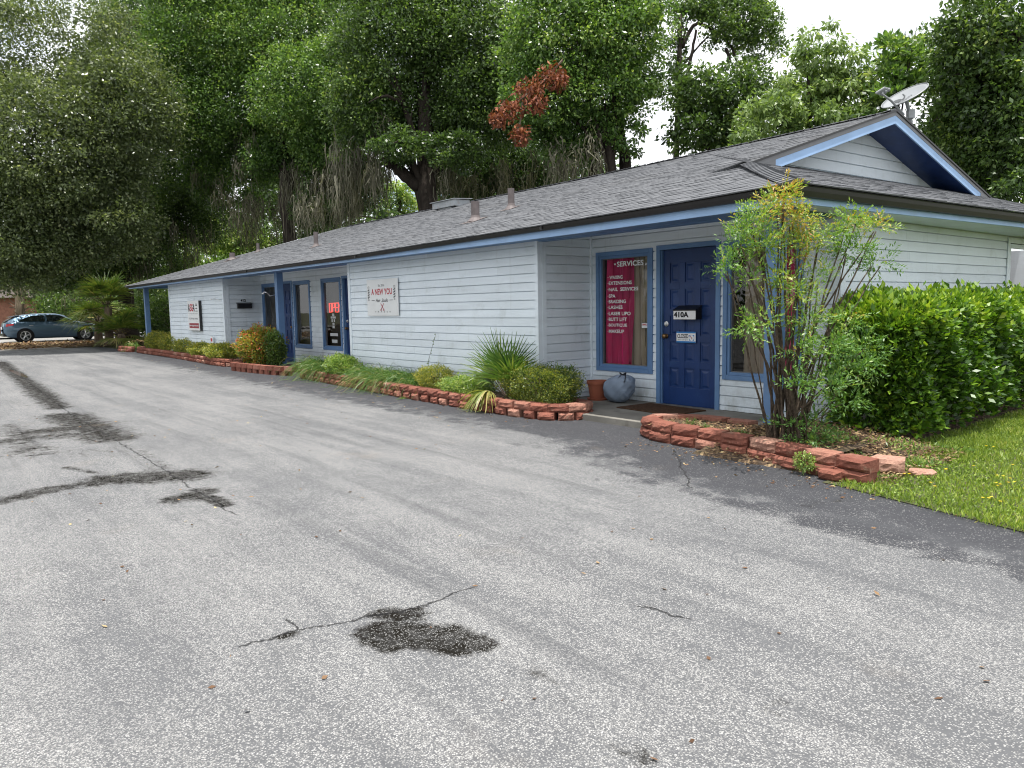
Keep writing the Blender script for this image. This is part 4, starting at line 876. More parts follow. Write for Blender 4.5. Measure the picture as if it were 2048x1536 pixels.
q.tube([c0+np.array([.05*cos(a_)+.02, .03*sin(a_), .014*sin(2*a_)]) for a_ in np.linspace(0,2*pi,16)], .007, 6); q.tube([c0+np.array(p) for p in ((.06,0,0),(.11,-.05,-.02),(.13,-.08,-.07),(.125,-.1,-.11))], .006, 6); q.tube([c0+np.array(p) for p in ((.02,-.02,0),(.06,-.09,-.02),(.03,-.11,-.05))], .005, 6); q.build('drawstring', M['blackmatte'], t)
q = MB(); ang = radians(-4); cx_, cy_ = -6.08, 7.36
def rot(x, y): return (cx_+x*cos(ang)-y*sin(ang), cy_+x*sin(ang)+y*cos(ang))
pts = [(-.48,-.30),(.48,-.30),(.48,.30),(-.48,.30)]; q.add([rot(*p)+(.077,) for p in pts]+[rot(*p)+(.090,) for p in pts],[(0,3,2,1),(4,5,6,7),(0,1,5,4),(1,2,6,5),(2,3,7,6),(3,0,4,7)])
tag(q.build('doormat', M['mat'], bevel=.003), 'brown fibre doormat in front of the navy 410A door', 'doormat')
t = thing('flower_pot', 'empty terracotta pot in the corner behind the right end of the long planter', 'pot', (-7.36,7.55,.075))
MB().lathe([(.001,0),(.105,0),(.135,.20),(.15,.20),(.152,.245),(.132,.245),(.12,.15),(.001,.14)],(-7.36,7.55,.10),24).build('pot_body', M['clay'], t, smooth=False)
MB().lathe([(.001,0),(.14,0),(.15,.024),(.001,.024)],(-7.36,7.55,.076),24).build('saucer', M['clay'], t)
# ------- satellite dish
dd = 12.3; c = at(1812,199,dd); q_ = RT*.545-UP*.838; aa = RT*.838+UP*.545; bb = .34*q_-.940*FW; nn = -.940*q_-.34*FW
t = thing('satellite_dish', 'white oval satellite dish on the roof ridge behind the gable', 'satellite dish', at(1822,246,dd))
vs = []; nr, na = 7, 36
for i in range(nr+1):
    r = i/nr
    for j in range(na):
        th = 2*pi*j/na; vs.append(c+aa*(.37*r*cos(th))+bb*(.34*r*sin(th))+nn*(.07*r*r))
n1 = len(vs); vs += [p-nn*.008 for p in vs]
fs = [(i*na+j, i*na+(j+1)%na, (i+1)*na+(j+1)%na, (i+1)*na+j) for i in range(nr) for j in range(na)]
fs += [tuple(x+n1 for x in f_[::-1]) for f_ in fs]+[(nr*na+j, nr*na+(j+1)%na, n1+nr*na+(j+1)%na, n1+nr*na+j) for j in range(na)]
MB().add(vs, fs).build('reflector', M['dish'], t, smooth=True)
MB().tube([c+aa*.37*cos(th)+bb*.34*sin(th)+nn*.07 for th in np.linspace(0,2*pi,37)], .008, 6).build('rim', M['dish'], t)
lnb = at(1764,184,dd-.25); foot = c-aa*.10+bb*.40+nn*.02; foot = at(1806,224,dd-.15)
MB().tube([foot-nn*.05, foot+(lnb-foot)*.55, lnb+np.array((0,0,-.03)), lnb], [.018,.018,.016,.016], 8).build('feed_arm', M['dish'], t)
ax = unit(c-lnb); s1 = unit(np.cross(ax, UP)); s2 = np.cross(ax, s1)
hb = MB(); bxs = lambda o_, e1, e2, e3: [o_+ax*(a_*e1)+RT*(b__*e2)*.9+UP*(b__*e2)*.55+s2*0+np.cross(ax, RT)*(c__*e3) for a_, b__, c__ in ((-1,-1,-1),(1,-1,-1),(1,1,-1),(-1,1,-1),(-1,-1,1),(1,-1,1),(1,1,1),(-1,1,1))]
hb.hexa(bxs(lnb+UP*.02, .05, .085, .035)); hb.build('feed_horn_housing', M['dish'], t, bevel=.008)
hb = MB()
for k in (-1,0,1): hb.tube([lnb+UP*.02+RT*.05*k+UP*.03*k+ax*.04, lnb+UP*.02+RT*.05*k+UP*.03*k+ax*.085], [.026,.034], 10)
hb.build('feed_horn', M['dish'], t)
MB().tube([c-nn*.02, at(1820,231,dd+.1), at(1824,262,dd+.15)], [.03,.028,.028], 10).build('mast', M['metalbox'], t)
MB().hexa([at(1822,228,dd)+RT*x+UP*y+FW*z for x,y,z in ((-.05,-.07,-.03),(.05,-.07,-.03),(.05,-.07,.06),(-.05,-.07,.06),(-.05,.07,-.03),(.05,.07,-.03),(.05,.07,.06),(-.05,.07,.06))]).build('bracket', M['metalbox'], t)
def on_dish(v): return c+aa[None,:]*v[:,0:1]-bb[None,:]*(v[:,1:2]+.05)+nn[None,:]*(.07*((v[:,0:1]/.37)**2+((v[:,1:2]+.05)/.34)**2)+.006)
q = MB(); v, f = text_mesh('DIRECTV', .01); lo, hi = v.min(0), v.max(0); u = (v-lo)/(hi-lo+1e-9); P_ = np.stack([-.13+.26*u[:,0], -.07+.055*u[:,1]], -1); q.add(on_dish(P_), f)
pts = np.array([(-.12,-.0)]+[(-.12+.0, .15)]+[(-.12+.13*sin(a_), .075+.075*cos(a_)) for a_ in np.linspace(.2,pi,8)]); q.add(on_dish(pts), [tuple(range(len(pts)))])
pts = np.array([(-.02,.0),(.05,.03),(.11,.09),(.135,.17),(.12,.17),(.09,.10),(.04,.055),(-.02,.04)]); q.add(on_dish(pts), [tuple(range(8))])
q.build('logo', M['dishmark'], t)
# ================================================================== block planters
def resample(path, step):
    path = np.array(path, float); seg = np.linalg.norm(np.diff(path, axis=0), axis=1); s = np.concatenate([[0], np.cumsum(seg)])
    n = int(s[-1]/step); t = np.linspace(0, s[-1], n+1); return np.stack([np.interp(t, s, path[:,0]), np.interp(t, s, path[:,1])], -1)
def block(mb, p, d, L, dep, z0, h_, gapj=.0, tint=None, roll=0.):
    """rock-faced block, face outward normal = right of d"""
    d = unit(np.array([d[0],d[1],0.])); n = np.array([d[1],-d[0],0.]); up = np.array([0,0,1.])
    if roll: up = unit(up+n*roll)
    K, J = 6, 4; vs = []; T = random.choice((random.random()*.5, random.random()*.9)) if tint is None else tint
    c0 = np.array([p[0],p[1],z0])
    for j in range(J+1):
        for i in range(K+1):
            u = i/K-.5; v_ = j/J; ed = (i in (0,K)) or (j in (0,J))
            o_ = (-.018 if ed else 0)+ (random.uniform(-.007,.012) if not ed else random.uniform(-.004,.003))
            if i in (0,K): o_ -= .010
            vs.append(c0+d*(u*L)+up*(v_*h_)+n*o_)
    b = len(vs)
    for j in (0,1):
        for sgn in (-1,1): vs.append(c0+d*(sgn*L*.40)+up*(j*h_)-n*dep)
    fs = [(j*(K+1)+i, j*(K+1)+i+1, (j+1)*(K+1)+i+1, (j+1)*(K+1)+i) for j in range(J) for i in range(K)]
    fs.append(tuple(range(J*(K+1), (J+1)*(K+1)))+(b+3, b+2)); fs.append(tuple(range(0, K+1))[::-1]+(b, b+1))
    fs.append((b,b+1,b+3,b+2)); fs.append(tuple(j*(K+1) for j in range(J+1))+(b+2, b)); fs.append(tuple(j*(K+1)+K for j in range(J+1))+(b+3, b+1))
    mb.add(vs, fs, tint=T)
def planter(label, path, soil=None, L=.29, low_L=.27, soilz=.155, top_short=0., lowgap=(.0,.02), courses=2):
    t = thing('brick_planter', label, 'planter', (path[0][0], path[0][1], 0), 'low red block planters along the front of the building')
    for c_ in range(courses):
        LL = low_L if c_ == 0 and courses > 1 else L
        mb = MB(); pts = resample(path, LL)
        for a, b_ in zip(pts[:-1], pts[1:]):
            d = b_-a; l = np.linalg.norm(d); mid = (a+b_)/2; nrm_ = unit(np.array([d[1],-d[0]])); out = (.012 if c_ == 0 else -.008)+random.uniform(-.01,.01)
            g_ = random.uniform(*lowgap) if c_ == 0 else random.uniform(.0,.012)
            block(mb, mid+nrm_*out, d+np.array([-d[1],d[0]])*random.uniform(-.05,.05), l-g_-.004, .17, .0 if c_ == 0 else .098+random.uniform(-.003,.004), .096)
        mb.build('block_course', M['block'], t)
    if soil:
        s_ = MB(); s_.add([(x,y,soilz) for x,y in soil], [tuple(range(len(soil)))]); s_.build('soil', M['mulch'], t)
    return t
pA = [(-4.30,6.80),(-4.95,6.74),(-5.30,6.55),(-5.44,6.27),(-5.27,6.03),(-4.95,5.90),(-4.36,5.88),(-3.77,5.80),(-3.2,5.66),(-2.60,5.55)]
planter('rounded block planter at the corner post below the tall leggy shrub', pA[::1], [(-4.3,6.7),(-4.9,6.62),(-5.12,6.45),(-5.22,6.25),(-5.12,6.1),(-4.9,6.0),(-4.3,5.96),(-3.7,5.9),(-3.2,5.74),(-3.0,5.75),(-3.0,6.4),(-4.0,6.9)], L=.31, low_L=.30)
pB = [(-14.95,6.80),(-15.0,6.52),(-14.80,6.38),(-14.3,6.34),(-12.3,6.21),(-10.2,6.06),(-8.8,6.0),(-7.6,5.98),(-6.95,6.02),(-6.60,6.18),(-6.46,6.45),(-6.60,6.74),(-7.2,6.92)]
planter('long low red block planter along the wall under the A NEW YOU sign', pB, [(-14.9,6.80),(-14.85,6.5),(-14.3,6.42),(-12.3,6.3),(-10.2,6.15),(-8.8,6.09),(-7.6,6.08),(-7.0,6.12),(-6.72,6.25),(-6.6,6.45),(-6.72,6.66),(-7.5,6.80)], lowgap=(.03,.09))
pC = [(-16.75,7.10),(-15.55,7.02),(-15.30,6.82),(-15.50,6.58),(-16.1,6.42),(-17.2,6.30),(-18.15,6.22),(-18.3,6.5),(-18.2,6.9)]
planter('red block planter wrapped around the middle porch post', pC, [(-16.7,7.0),(-15.6,6.93),(-15.42,6.82),(-15.6,6.66),(-16.1,6.5),(-17.2,6.4),(-18.05,6.32),(-18.2,6.9)], lowgap=(.02,.07))
pD = [(-19.25,6.80),(-19.20,6.50),(-19.5,6.36),(-20.2,6.36),(-22.6,6.46),(-26,6.58),(-28.9,6.55),(-29.5,6.62),(-29.7,6.85)]
planter('long curved red block planter below the ASGA sign', pD[::-1], [(-19.3,6.8),(-19.35,6.55),(-20.2,6.46),(-22.6,6.56),(-26,6.68),(-28.9,6.65),(-29.4,6.8)], lowgap=(.02,.07))
planter('short red block planter at the far left end of the building', [(-31.4,6.9),(-31.35,6.45),(-30.9,6.30),(-30.1,6.40),(-29.75,6.50)], [(-31.3,6.9),(-31.2,6.5),(-30.9,6.4),(-29.8,6.6),(-29.8,6.9)])
# fix orientation of loops whose outside is on the left is handled by path order
def loose(label, p, d, L, dep, h_, z=.0, tint=.8, roll=0.):
    mb = MB(); block(mb, p, d, L, dep, z, h_, tint=tint, roll=roll); o_ = mb.build('loose_block', M['block']); tag(o_, label, 'concrete block', group='loose red blocks at the end of the corner planter')
loose('plain red brick tipped against the asphalt end of the corner planter', G(1655,962), (1,-.12), .20,.10,.085,0,.35,.25)
loose('large pale pink block lying on the lawn edge past the planter', (-2.66,5.98), (1,.25), .26,.20,.12,.02,1.)
loose('pale pink block half buried in grass behind the large pink block', (-2.44,6.12), (.9,.45), .2,.14,.055,.0,1.)
# ================================================================== vegetation
LIM = 1.0
def clump_leaves(C, rc, m, L, base_t, zsq=.62, droop=-.25, spread=.5):
    """C (k,3) clump centres; returns P,D,N,len,tint"""
    k = len(C); n = k*m
    cc = np.repeat(C, m, 0); rr = np.repeat(rc, m); o_ = rand_dirs(n); u = rng.uniform(0,1,n)**.45
    P = cc+o_*(rr*u)[:,None]*np.array([1,1,zsq])
    D = o_*.9+rand_dirs(n)*.8; D[:,2] += droop
    N = rand_dirs(n)*.7+o_*.4; N[:,2] += .45
    T = np.repeat(rng.normal(base_t, .13, k), m)+rng.normal(0, .17, n)+.16*o_[:,2]*0
    return P, D, N, L*rng.uniform(.6,1.35,n), T
def blob_centres(px, py, rx, ry, d, k, rd=None, shell=.35):
    c = at(px, py, d); ax = RT*(rx*d/F); ay = UP*(ry*d/F); az = FW*(rd if rd else max(.8, .85*min(rx,ry)*d/F))
    o_ = rand_dirs(k); r = rng.uniform(shell, 1, k)**.6
    q = o_*r[:,None]; return c+q[:,0:1]*ax+q[:,1:2]*ay+q[:,2:3]*az
def crown(name, parent, blobs, mat, L=.13, dens=5.4, t0=.42, rc=(.35,.8), mclump=70, aspect=.5, drp=-.25, zsq=.62):
    Ps, Ds, Ns, Ls, Ts = [], [], [], [], []
    for b_ in blobs:
        px, py, rx, ry, d = b_[:5]; dn_ = b_[5] if len(b_) > 5 else 1.
        tb_ = b_[6] if len(b_) > 6 else t0  # low blob tints paint shade into the lower foliage
        area = pi*rx*ry*(d/F)**2; n = area*dens*dn_/(.5*L*L*aspect*.95); k = max(3, int(n/mclump))
        C = blob_centres(px, py, rx, ry, d, k); sc = min(1., min(rx,ry)*d/F/1.6)
        p, d_, n_, l_, t_ = clump_leaves(C, rng.uniform(rc[0],rc[1],k)*max(.45,sc), mclump, L, tb_, zsq, drp)
        Ps.append(p); Ds.append(d_); Ns.append(n_); Ls.append(l_); Ts.append(t_)
    for b_ in blobs:  # core leaves tinted dark to paint the shade inside the crown
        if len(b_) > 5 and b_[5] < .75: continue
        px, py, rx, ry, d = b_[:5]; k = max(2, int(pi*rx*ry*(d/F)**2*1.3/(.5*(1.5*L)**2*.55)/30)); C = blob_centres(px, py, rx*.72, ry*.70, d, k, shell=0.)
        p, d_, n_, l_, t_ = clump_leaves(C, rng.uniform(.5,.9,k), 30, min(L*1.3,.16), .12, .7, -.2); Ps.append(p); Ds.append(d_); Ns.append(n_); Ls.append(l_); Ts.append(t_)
    P = np.concatenate(Ps); l_ = np.concatenate(Ls)
    return leaves(name, LM[mat], parent, P, np.concatenate(Ds), np.concatenate(Ns), l_, l_*aspect*rng.uniform(.75,1.25,len(P)), np.concatenate(Ts))
def limb(mb, pts, r0, r1, n=8, wob=.0):
    pts = np.array(pts, float); k = len(pts)
    fine_ = []; 
    for i in range(k-1):
        for t in np.linspace(0,1,5,endpoint=False): fine_.append(pts[i]*(1-t)+pts[i+1]*t)
    fine_.append(pts[-1]); fine_ = np.array(fine_); 
    sm = fine_.copy(); 
    for _ in range(3): sm[1:-1] = (sm[:-2]+sm[2:]+2*sm[1:-1])/4
    sm[1:-1] += rng.normal(0, wob, (len(sm)-2,3))
    return mb.tube(sm, list(np.linspace(r0, r1, len(sm))), n)
def trunk(parent, base, top, r, limbs=(), mat='bark', flare=1.5, rtop=.45, mid=None):
    mb = MB(); base = np.array(base,float); top = np.array(top,float)
    pts = [base, base+(top-base)*.06]+([mid] if mid is not None else [base+(top-base)*.5+np.array([random.uniform(-.2,.2),random.uniform(-.2,.2),0])])+[top]
    pts = np.array(pts); k = 14; P_ = []
    tt = [0,.06,.5,1]; 
    for t in np.linspace(0,1,k): P_.append([np.interp(t, tt, pts[:,i]) for i in range(3)])
    P_ = np.array(P_); P_[1:-1] = (P_[:-2]+P_[2:]+2*P_[1:-1])/4; P_[2:-1] += rng.normal(0, r*.08, (k-3,3))
    rad = [r*(flare if i == 0 else (1+(flare-1)*.35 if i == 1 else 1))*(1-(1-rtop)*i/(k-1)) for i in range(k)]
    mb.tube(P_, rad, 12)
    for (pts_, r0, r1) in limbs: limb(mb, pts_, r0, r1, 7, r0*.12)
    return mb.build('trunk', M[mat], parent, smooth=True)
def moss(parent, specs):
    """specs: (px0,px1,py,depth,n tufts,len m)"""
    cur = []; w_ = []
    for (a, b_, py0, py1, d, nt_, ln) in specs:
        for _ in range(int(nt_*.6)):
            p = at(random.uniform(a,b_), random.uniform(py0,py1), d+random.uniform(-1.3,1.3)); L0 = ln*random.uniform(.45,1.15); ns = random.randint(14,26)
            for _ in range(ns):
                q = p+rng.normal(0,.15,3)*np.array([1,1,1.6]); L1 = L0*random.uniform(.15,1)**1.3+.1; k = 9; z = np.linspace(0,1,k)
                sw = rng.normal(0,.07,2); wk = np.cumsum(rng.normal(0,.035,(2,k)),axis=1); c_ = np.stack([q[0]+sw[0]*z*L1+wk[0], q[1]+sw[1]*z*L1+wk[1], q[2]-L1*z], -1); cur.append(c_)
    cur = np.array(cur); n = len(cur)
    return strips('hanging_moss', LM['moss'], parent, cur, rng.uniform(.02,.05,n), .004, rng.uniform(.1,1,n))
def tree(label, tx, td, top, r, blobs, mat, group=None, limbs_to=4, moss_=None, L=.115, dens=5.4, t0=.42, bark='bark', cat='tree', name='oak_tree', extra=None, lean=None, **kw):
    base = gat(tx, td); t = thing(name, label, cat, base, group)
    topp = at(*top)
    lim_ = []
    for i in range(limbs_to):
        b_ = blobs[i % len(blobs)]; e = blob_centres(*b_[:5], 1)[0]; s_ = base+(topp-base)*random.uniform(.45,.95); m_ = (s_+e)/2+np.array([0,0,random.uniform(.1,.9)])
        lim_.append(([s_, m_, e], r*.26, r*.06))
        for _ in range(2):
            e2 = e+rng.normal(0,.4,3); lim_.append(([m_, (m_+e2)/2+np.array([0,0,.3]), e2], r*.16, r*.03))
    if extra: lim_ += extra
    trunk(t, base, topp, r, lim_, bark)
    crown('crown', t, blobs, mat, L=L, dens=dens, t0=t0, **kw)
    if moss_: moss(t, moss_)
    return t
GT = 'tall trees behind and beside the building'
tree('greyish leafy oak at the far left, its crown running out of the picture corner', -60, 30, (20,150,30), .45,
     [(90,90,210,110,29,.62),(60,300,180,150,27,1.),(240,230,120,150,28,.8),(170,430,150,110,28,1.),(30,470,110,120,27,1.1)], 'oakgrey', GT, L=.12, t0=.45)
tree('oak with a dark mossy trunk rising just behind the far left end of the roof', 262, 38, (250,330,38), .42,
     [(180,480,170,100,37,1.1,.3),(330,330,130,130,37,.9),(360,430,110,70,38,.9,.25),(100,520,110,60,37,1.,.3),(300,520,80,60,40,.7,.35),(240,180,110,110,38,.8),(300,40,130,80,36,.8)], 'oak', GT,
     moss_=[(215,300,470,540,37.4,26,1.8),(300,420,440,520,37,22,2.0),(20,150,520,600,42,14,1.6),(150,240,560,600,41,10,1.2)], t0=.36)
tree('bright green oak filling the sky above the left half of the roof', 608, 31, (560,230,31), .36,
     [(400,90,150,100,32,1.,.5),(450,-30,180,60,31,.8),(650,-20,120,70,31,.8),(560,70,150,90,31,1.,.52),(470,210,140,100,32,1.),(620,190,120,110,30,1.05,.5),(340,210,100,90,33,.9,.5),(550,320,70,50,31,.9,.3),(415,350,55,45,34,.9,.28),(660,300,80,60,30,1.,.4),(470,400,60,40,35,.6,.2),(500,300,140,70,33,1.,.25),(640,270,110,70,32,1.,.25),(690,150,70,110,30,1.,.45)], 'oakbright', GT,
     moss_=[(470,520,250,330,31,9,1.6),(560,700,330,400,30,44,2.2),(420,520,380,440,32,22,1.7),(500,560,400,470,33,16,1.6),(380,440,330,360,33,8,1.2)])
mo = tree('massive central oak with a thick dark trunk and one bare limb reaching left', 850, 26, (845,190,26), .50,
     [(800,80,140,100,26,1.1),(930,70,150,100,26,1.1,.4),(740,200,90,80,26,1.1,.45),(860,220,110,80,27,1.2,.3),(800,290,60,34,25,1.,.3),(905,300,60,40,25,1.,.28),(850,-40,200,60,26,.8),(1000,180,100,80,25.5,1.,.35),(980,220,110,80,26,1.2,.32),(950,345,110,60,30,1.2,.15),(1040,340,100,60,30,1.2,.15),(760,245,80,50,26,1.,.3),(700,370,70,60,31,1.1,.15),(640,420,60,36,30,1.1,.2),(720,300,60,40,27,.6,.4)], 'oak', GT,
     moss_=[(640,780,290,370,26.5,52,2.0),(600,720,390,430,28,30,1.5),(900,1060,320,390,27,38,1.6),(730,790,240,280,26,10,1.6),(860,900,330,370,26,10,1.2)],
     extra=[([at(838,372,26),at(805,345,25.8),at(785,325,25.6),at(765,322,25.4)], .26,.12),([at(862,350,26),at(890,330,26.2),at(925,325,26.4)], .14,.06),([at(856,330,26),at(872,270,26.3),at(905,225,26.5)], .2,.08)], limbs_to=5, t0=.36)
tr = tree('bright green oak with two leaning trunks above the middle of the roof', 1262, 23.5, (1205,215,23), .24,
     [(1130,70,130,100,23,1.05,.5),(1180,-40,160,60,23,.8),(1240,60,100,90,23,1.,.55),(1090,190,90,90,23,1.1,.42),(1200,190,100,70,23,1.1,.5),(1150,270,90,60,23.5,1.1,.33),(1275,170,46,60,23,.8,.5),(1255,268,46,40,23,.7,.35),(1290,20,50,40,23,.8,.5)], 'oakbright', GT,
     moss_=[(1100,1200,300,350,23,24,1.1),(1070,1120,250,310,23.5,8,1.2),(1180,1200,260,300,23,6,1.4)],
     extra=[([gat(1290,24),at(1250,330,23.8),at(1238,270,23.6),at(1222,150,23.4)], .24,.13),([gat(1180,24.5),at(1185,300,24),at(1175,150,23.6)], .17,.1)])
# dead brown branch hanging in that tree
br = MB()
for pts in ([(1125,120),(1090,160),(1050,190),(1000,220)],[(1090,160),(1065,180),(1040,240)],[(1060,185),(1020,215),(985,240)],[(1045,205),(1040,250),(1030,285)],[(1105,140),(1120,165),(1130,180)]):
    limb(br, [at(x,y,21.3) for x,y in pts], .035, .012, 6)
dbt = br.build('dead_branch', M['barklight'], tr)
Pb = np.concatenate([blob_centres(*b_, 260, rd=.45, shell=.05) for b_ in ((1100,150,34,28,21.2),(1060,175,34,24,21.2),(1025,215,38,24,21.2),(1000,235,24,20,21.2),(1040,268,20,22,21.2),(1120,160,18,20,21.2),(1075,205,22,20,21.2))])
n = len(Pb); Db = rand_dirs(n); Db[:,2] -= .9; o = leaves('dead_leaves', LM['dead'], dbt, Pb, Db, rand_dirs(n), .15*rng.uniform(.6,1.2,n), .065, rng.uniform(0,1,n))
tree('tall thin dark tree with open crown and one arching bare branch against the sky', 1350, 25, (1360,30,25), .15,
     [(1480,45,85,55,25,.85,.42),(1385,15,55,28,25.5,.9,.4),(1525,95,40,46,25,.6,.42),(1350,90,24,60,25.5,.55,.35),(1450,5,100,28,25.5,.9,.4),(1330,160,22,50,25.5,.5,.35)], 'oak', GT, limbs_to=2,
     extra=[([at(1364,95,25),at(1385,50,25),at(1402,46,25),at(1440,70,25),at(1462,90,25),at(1480,140,24.6)], .07,.03),([at(1364,190,25),at(1380,130,25),at(1392,60,25)], .08,.04),([at(1452,98,24.8),at(1462,125,24.6),at(1430,150,24.5)], .06,.03)], t0=.38)
tree('dense dark round tree standing right of the leaning trunks', 1440, 23, (1440,200,23), .2, [(1400,190,60,56,23,1.1,.38),(1470,190,70,70,23,1.1,.4),(1400,265,64,46,23,1.2,.3),(1490,270,80,50,23,1.2,.36),(1380,140,30,22,23,.6,.4)], 'oak', GT, L=.14, t0=.36)
tree('pale green tree with drooping leaf sprays behind the roof ridge', 1600, 20, (1620,150,20), .16,
     [(1640,110,44,56,20,.95,.55),(1600,185,76,48,20,1.1,.5),(1690,190,66,50,20,1.1,.5),(1540,235,66,42,19.5,1.1,.5),(1640,250,90,40,19.5,1.2,.45),(1725,245,50,40,19.5,1.2,.45),(1510,290,50,34,19,1.1,.5),(1690,130,30,36,20,.8,.55),(1600,90,24,26,20,.5,.55)], 'camphor', GT, L=.15, drp=-.9, aspect=.42)
tree('slender tree with upright leafy shoots beside the satellite dish', 1800, 19, (1790,120,19), .10,
     [(1785,150,46,50,19,1.,.6),(1770,75,14,34,19,.7,.6),(1822,78,18,32,19,.6,.6),(1800,115,34,34,19,.8,.6),(1840,150,40,46,19,1.,.5),(1750,215,40,36,19,1.,.5),(1845,95,16,26,19,.5,.6)], 'oakbright', GT, L=.15, drp=.5)
tree('big shaded oak filling the upper right corner of the picture', 2130, 16, (2080,60,16), .4,
     [(1960,60,100,90,16,.95,.4),(1925,170,70,80,16.5,1.,.42),(2010,180,90,90,16,1.1,.4),(1950,280,90,70,17,1.1,.4),(2040,300,80,80,16,1.2,.36),(2100,120,100,120,16,1.,.4),(2090,390,100,60,15.5,1.2,.25),(1890,240,44,60,17,1.,.48),(1985,360,60,50,17,1.2,.3),(1880,330,60,60,19,1.3,.3),(1960,300,120,120,20,1.3,.2),(2000,150,110,110,19,1.2,.3),(1930,380,60,40,19,1.2,.25)], 'oak', GT, L=.105, t0=.42)
tree('young yellow green tree glowing through the gap right of the central trunk base', 800, 44, (800,380,44), .2, [(790,400,50,40,44,.8,.8),(440,470,80,50,46,1.,.8),(520,500,70,40,46,1.,.75),(420,540,70,40,45,1.,.7)], 'oakbright', GT, L=.18, t0=.75)
# far wood closing the view below the crowns; low tints paint the under-canopy shade
wd = crown('woodland', None, [(60,560,190,70,58,1.,.4),(250,560,150,80,56,1.,.35),(400,520,120,60,60,1.,.6),(560,480,130,60,60,1.,.4),(640,430,110,60,48,1.1,.12),(560,400,90,60,46,1.,.25),(920,400,90,60,48,1.2,.08),(1120,330,110,70,46,1.2,.12),(800,440,50,30,40,1.2,.1),(600,360,120,60,42,1.,.12),(720,330,60,50,40,1.,.12),(700,450,120,50,58,1.,.3),(1040,390,120,50,56,1.,.22),(1180,370,110,40,50,1.,.3),(-150,520,150,110,56,1.,.4),(60,625,170,30,57,1.2,.5),(330,600,120,60,50,1.2,.25)], 'oak', L=.30, dens=3.0, t0=.35, rc=(.8,1.6))
tag(wd, 'far dark wood showing between the nearer trunks', 'woodland', kind='stuff')
# opposite side of the lot, seen only in the window glass
ow_ = []
for x in range(-62, 14, 4): ow_.append((x+random.uniform(-1,1), -19+random.uniform(-2,2), random.uniform(3,5.0)))
C = np.array([(x,y,z*.5+random.uniform(0,z*1.0)) for x,y,z in ow_ for _ in range(26)])+rng.normal(0,1.3,(len(ow_)*26,3)); C[:,2] = np.abs(C[:,2])+.3
p, d_, n_, l_, t_ = clump_leaves(C, rng.uniform(.7,1.5,len(C)), 60, .34, .4)
tag(leaves('woodland', LM['oak'], None, p, d_, n_, l_, l_*.5, t_), 'trees lining the opposite side of the lot, behind the viewer', 'woodland', kind='stuff')
# ---- fan palms
def fan(fr, base, dirv, pet, R_, nl=26, ang=1.9, tint=.5, w_=.035, cur_out=None, tw=0., drpk=.25):
    """fan leaf: petiole from base along dirv then leaflets in a fan"""
    d = unit(np.array(dirv,float)); hub = np.array(base)+d*pet; side = unit(np.cross(d, (0,0,1.))+1e-6); up = unit(np.cross(side, d))
    for i in range(nl):
        a = -ang+2*ang*i/(nl-1); v = d*cos(a)+side*sin(a)+up*(.12*abs(sin(a))); L_ = R_*random.uniform(.82,1.05)*(1-.12*abs(a)/ang)
        k = np.linspace(0,1,6)[:,None]; c_ = hub+v*L_*k+np.array([0,0,-1.])*drpk*L_*k**2.2*random.uniform(.4,1.2)
        fr.append((c_, up, tint+random.gauss(0,.12)))
def fans(name, parent, fr, w0, w1=.004, mat='palm'):
    c = np.array([f_[0] for f_ in fr]); sd = np.array([f_[1] for f_ in fr]); t_ = np.array([f_[2] for f_ in fr])
    w0_ = np.full(len(fr), w0)
    return strips(name, LM[mat], parent, c, w0_*.9, w1, t_, side=sd)
def sabal(label, px, d, h_, n, R_, z0=0., skirt=True):
    base = gat(px, d, z0); t = thing('sabal_palm', label, 'palm', base, 'fan palms beside the far end of the building')
    mb = MB(); mb.tube([base, base+np.array([.05,0,h_*.5]), base+np.array([0,.05,h_])], [.2,.17,.15], 10); mb.build('trunk', M['barklight'], t)
    fr = []; st = MB()
    for i in range(n):
        az = i*2.4+random.uniform(-.3,.3); el = random.uniform(-.35,1.35); v = np.array([cos(az)*cos(el), sin(az)*cos(el), sin(el)]); top = base+np.array([0,0,h_])
        pt = random.uniform(.5,.9)*R_; fan(fr, top, v, pt, R_*random.uniform(.8,1.1), 20, 1.5, .45+.35*random.random()+(.2 if el < 0 else 0), drpk=.35)
        st.tube([top, top+unit(v)*pt], [.018,.010], 5)
    fans('frond', t, fr, .09); st.build('leaf_stalk', M['cane'], t)
    return t
sabal('tallest fan palm, between the parked car and the far corner post', 225, 33, 1.7, 26, 1.25)
sabal('low yellowed fan palm spreading over the nose of the parked car', 204, 34.5, 1.0, 30, 1.05)
sabal('short fan palm crowding the ground left of the far corner post', 248, 32, .5, 26, .95)
t = thing('dead_palm', 'old palm trunk with ragged dry bark behind the parked car', 'palm', gat(52, 50)); b0 = gat(52,50)
mb = MB(); mb.tube([b0, b0+np.array([.1,0,2]), b0+np.array([-.1,.1,4.6])], [.34,.26,.22], 10)
for i in range(46):
    z = random.uniform(.8,4.3); a_ = random.uniform(0,2*pi); v = np.array([cos(a_), sin(a_), random.uniform(.3,1.2)]); p = b0+np.array([0,0,z]); mb.tube([p+unit(v)*.15, p+unit(v)*random.uniform(.45,.9)+np.array([0,0,random.uniform(-.2,.2)])], [.06,.02], 5)
mb.build('trunk', M['barklight'], t)
fr = []; [fan(fr, b0+np.array([0,0,4.5]), (cos(i*2.4)*.9, sin(i*2.4)*.9, random.uniform(-.9,.7)), .8, 1.1, 16, 1.4, .3+.5*random.random(), drpk=.6) for i in range(22)]
fans('frond', t, fr, .07)
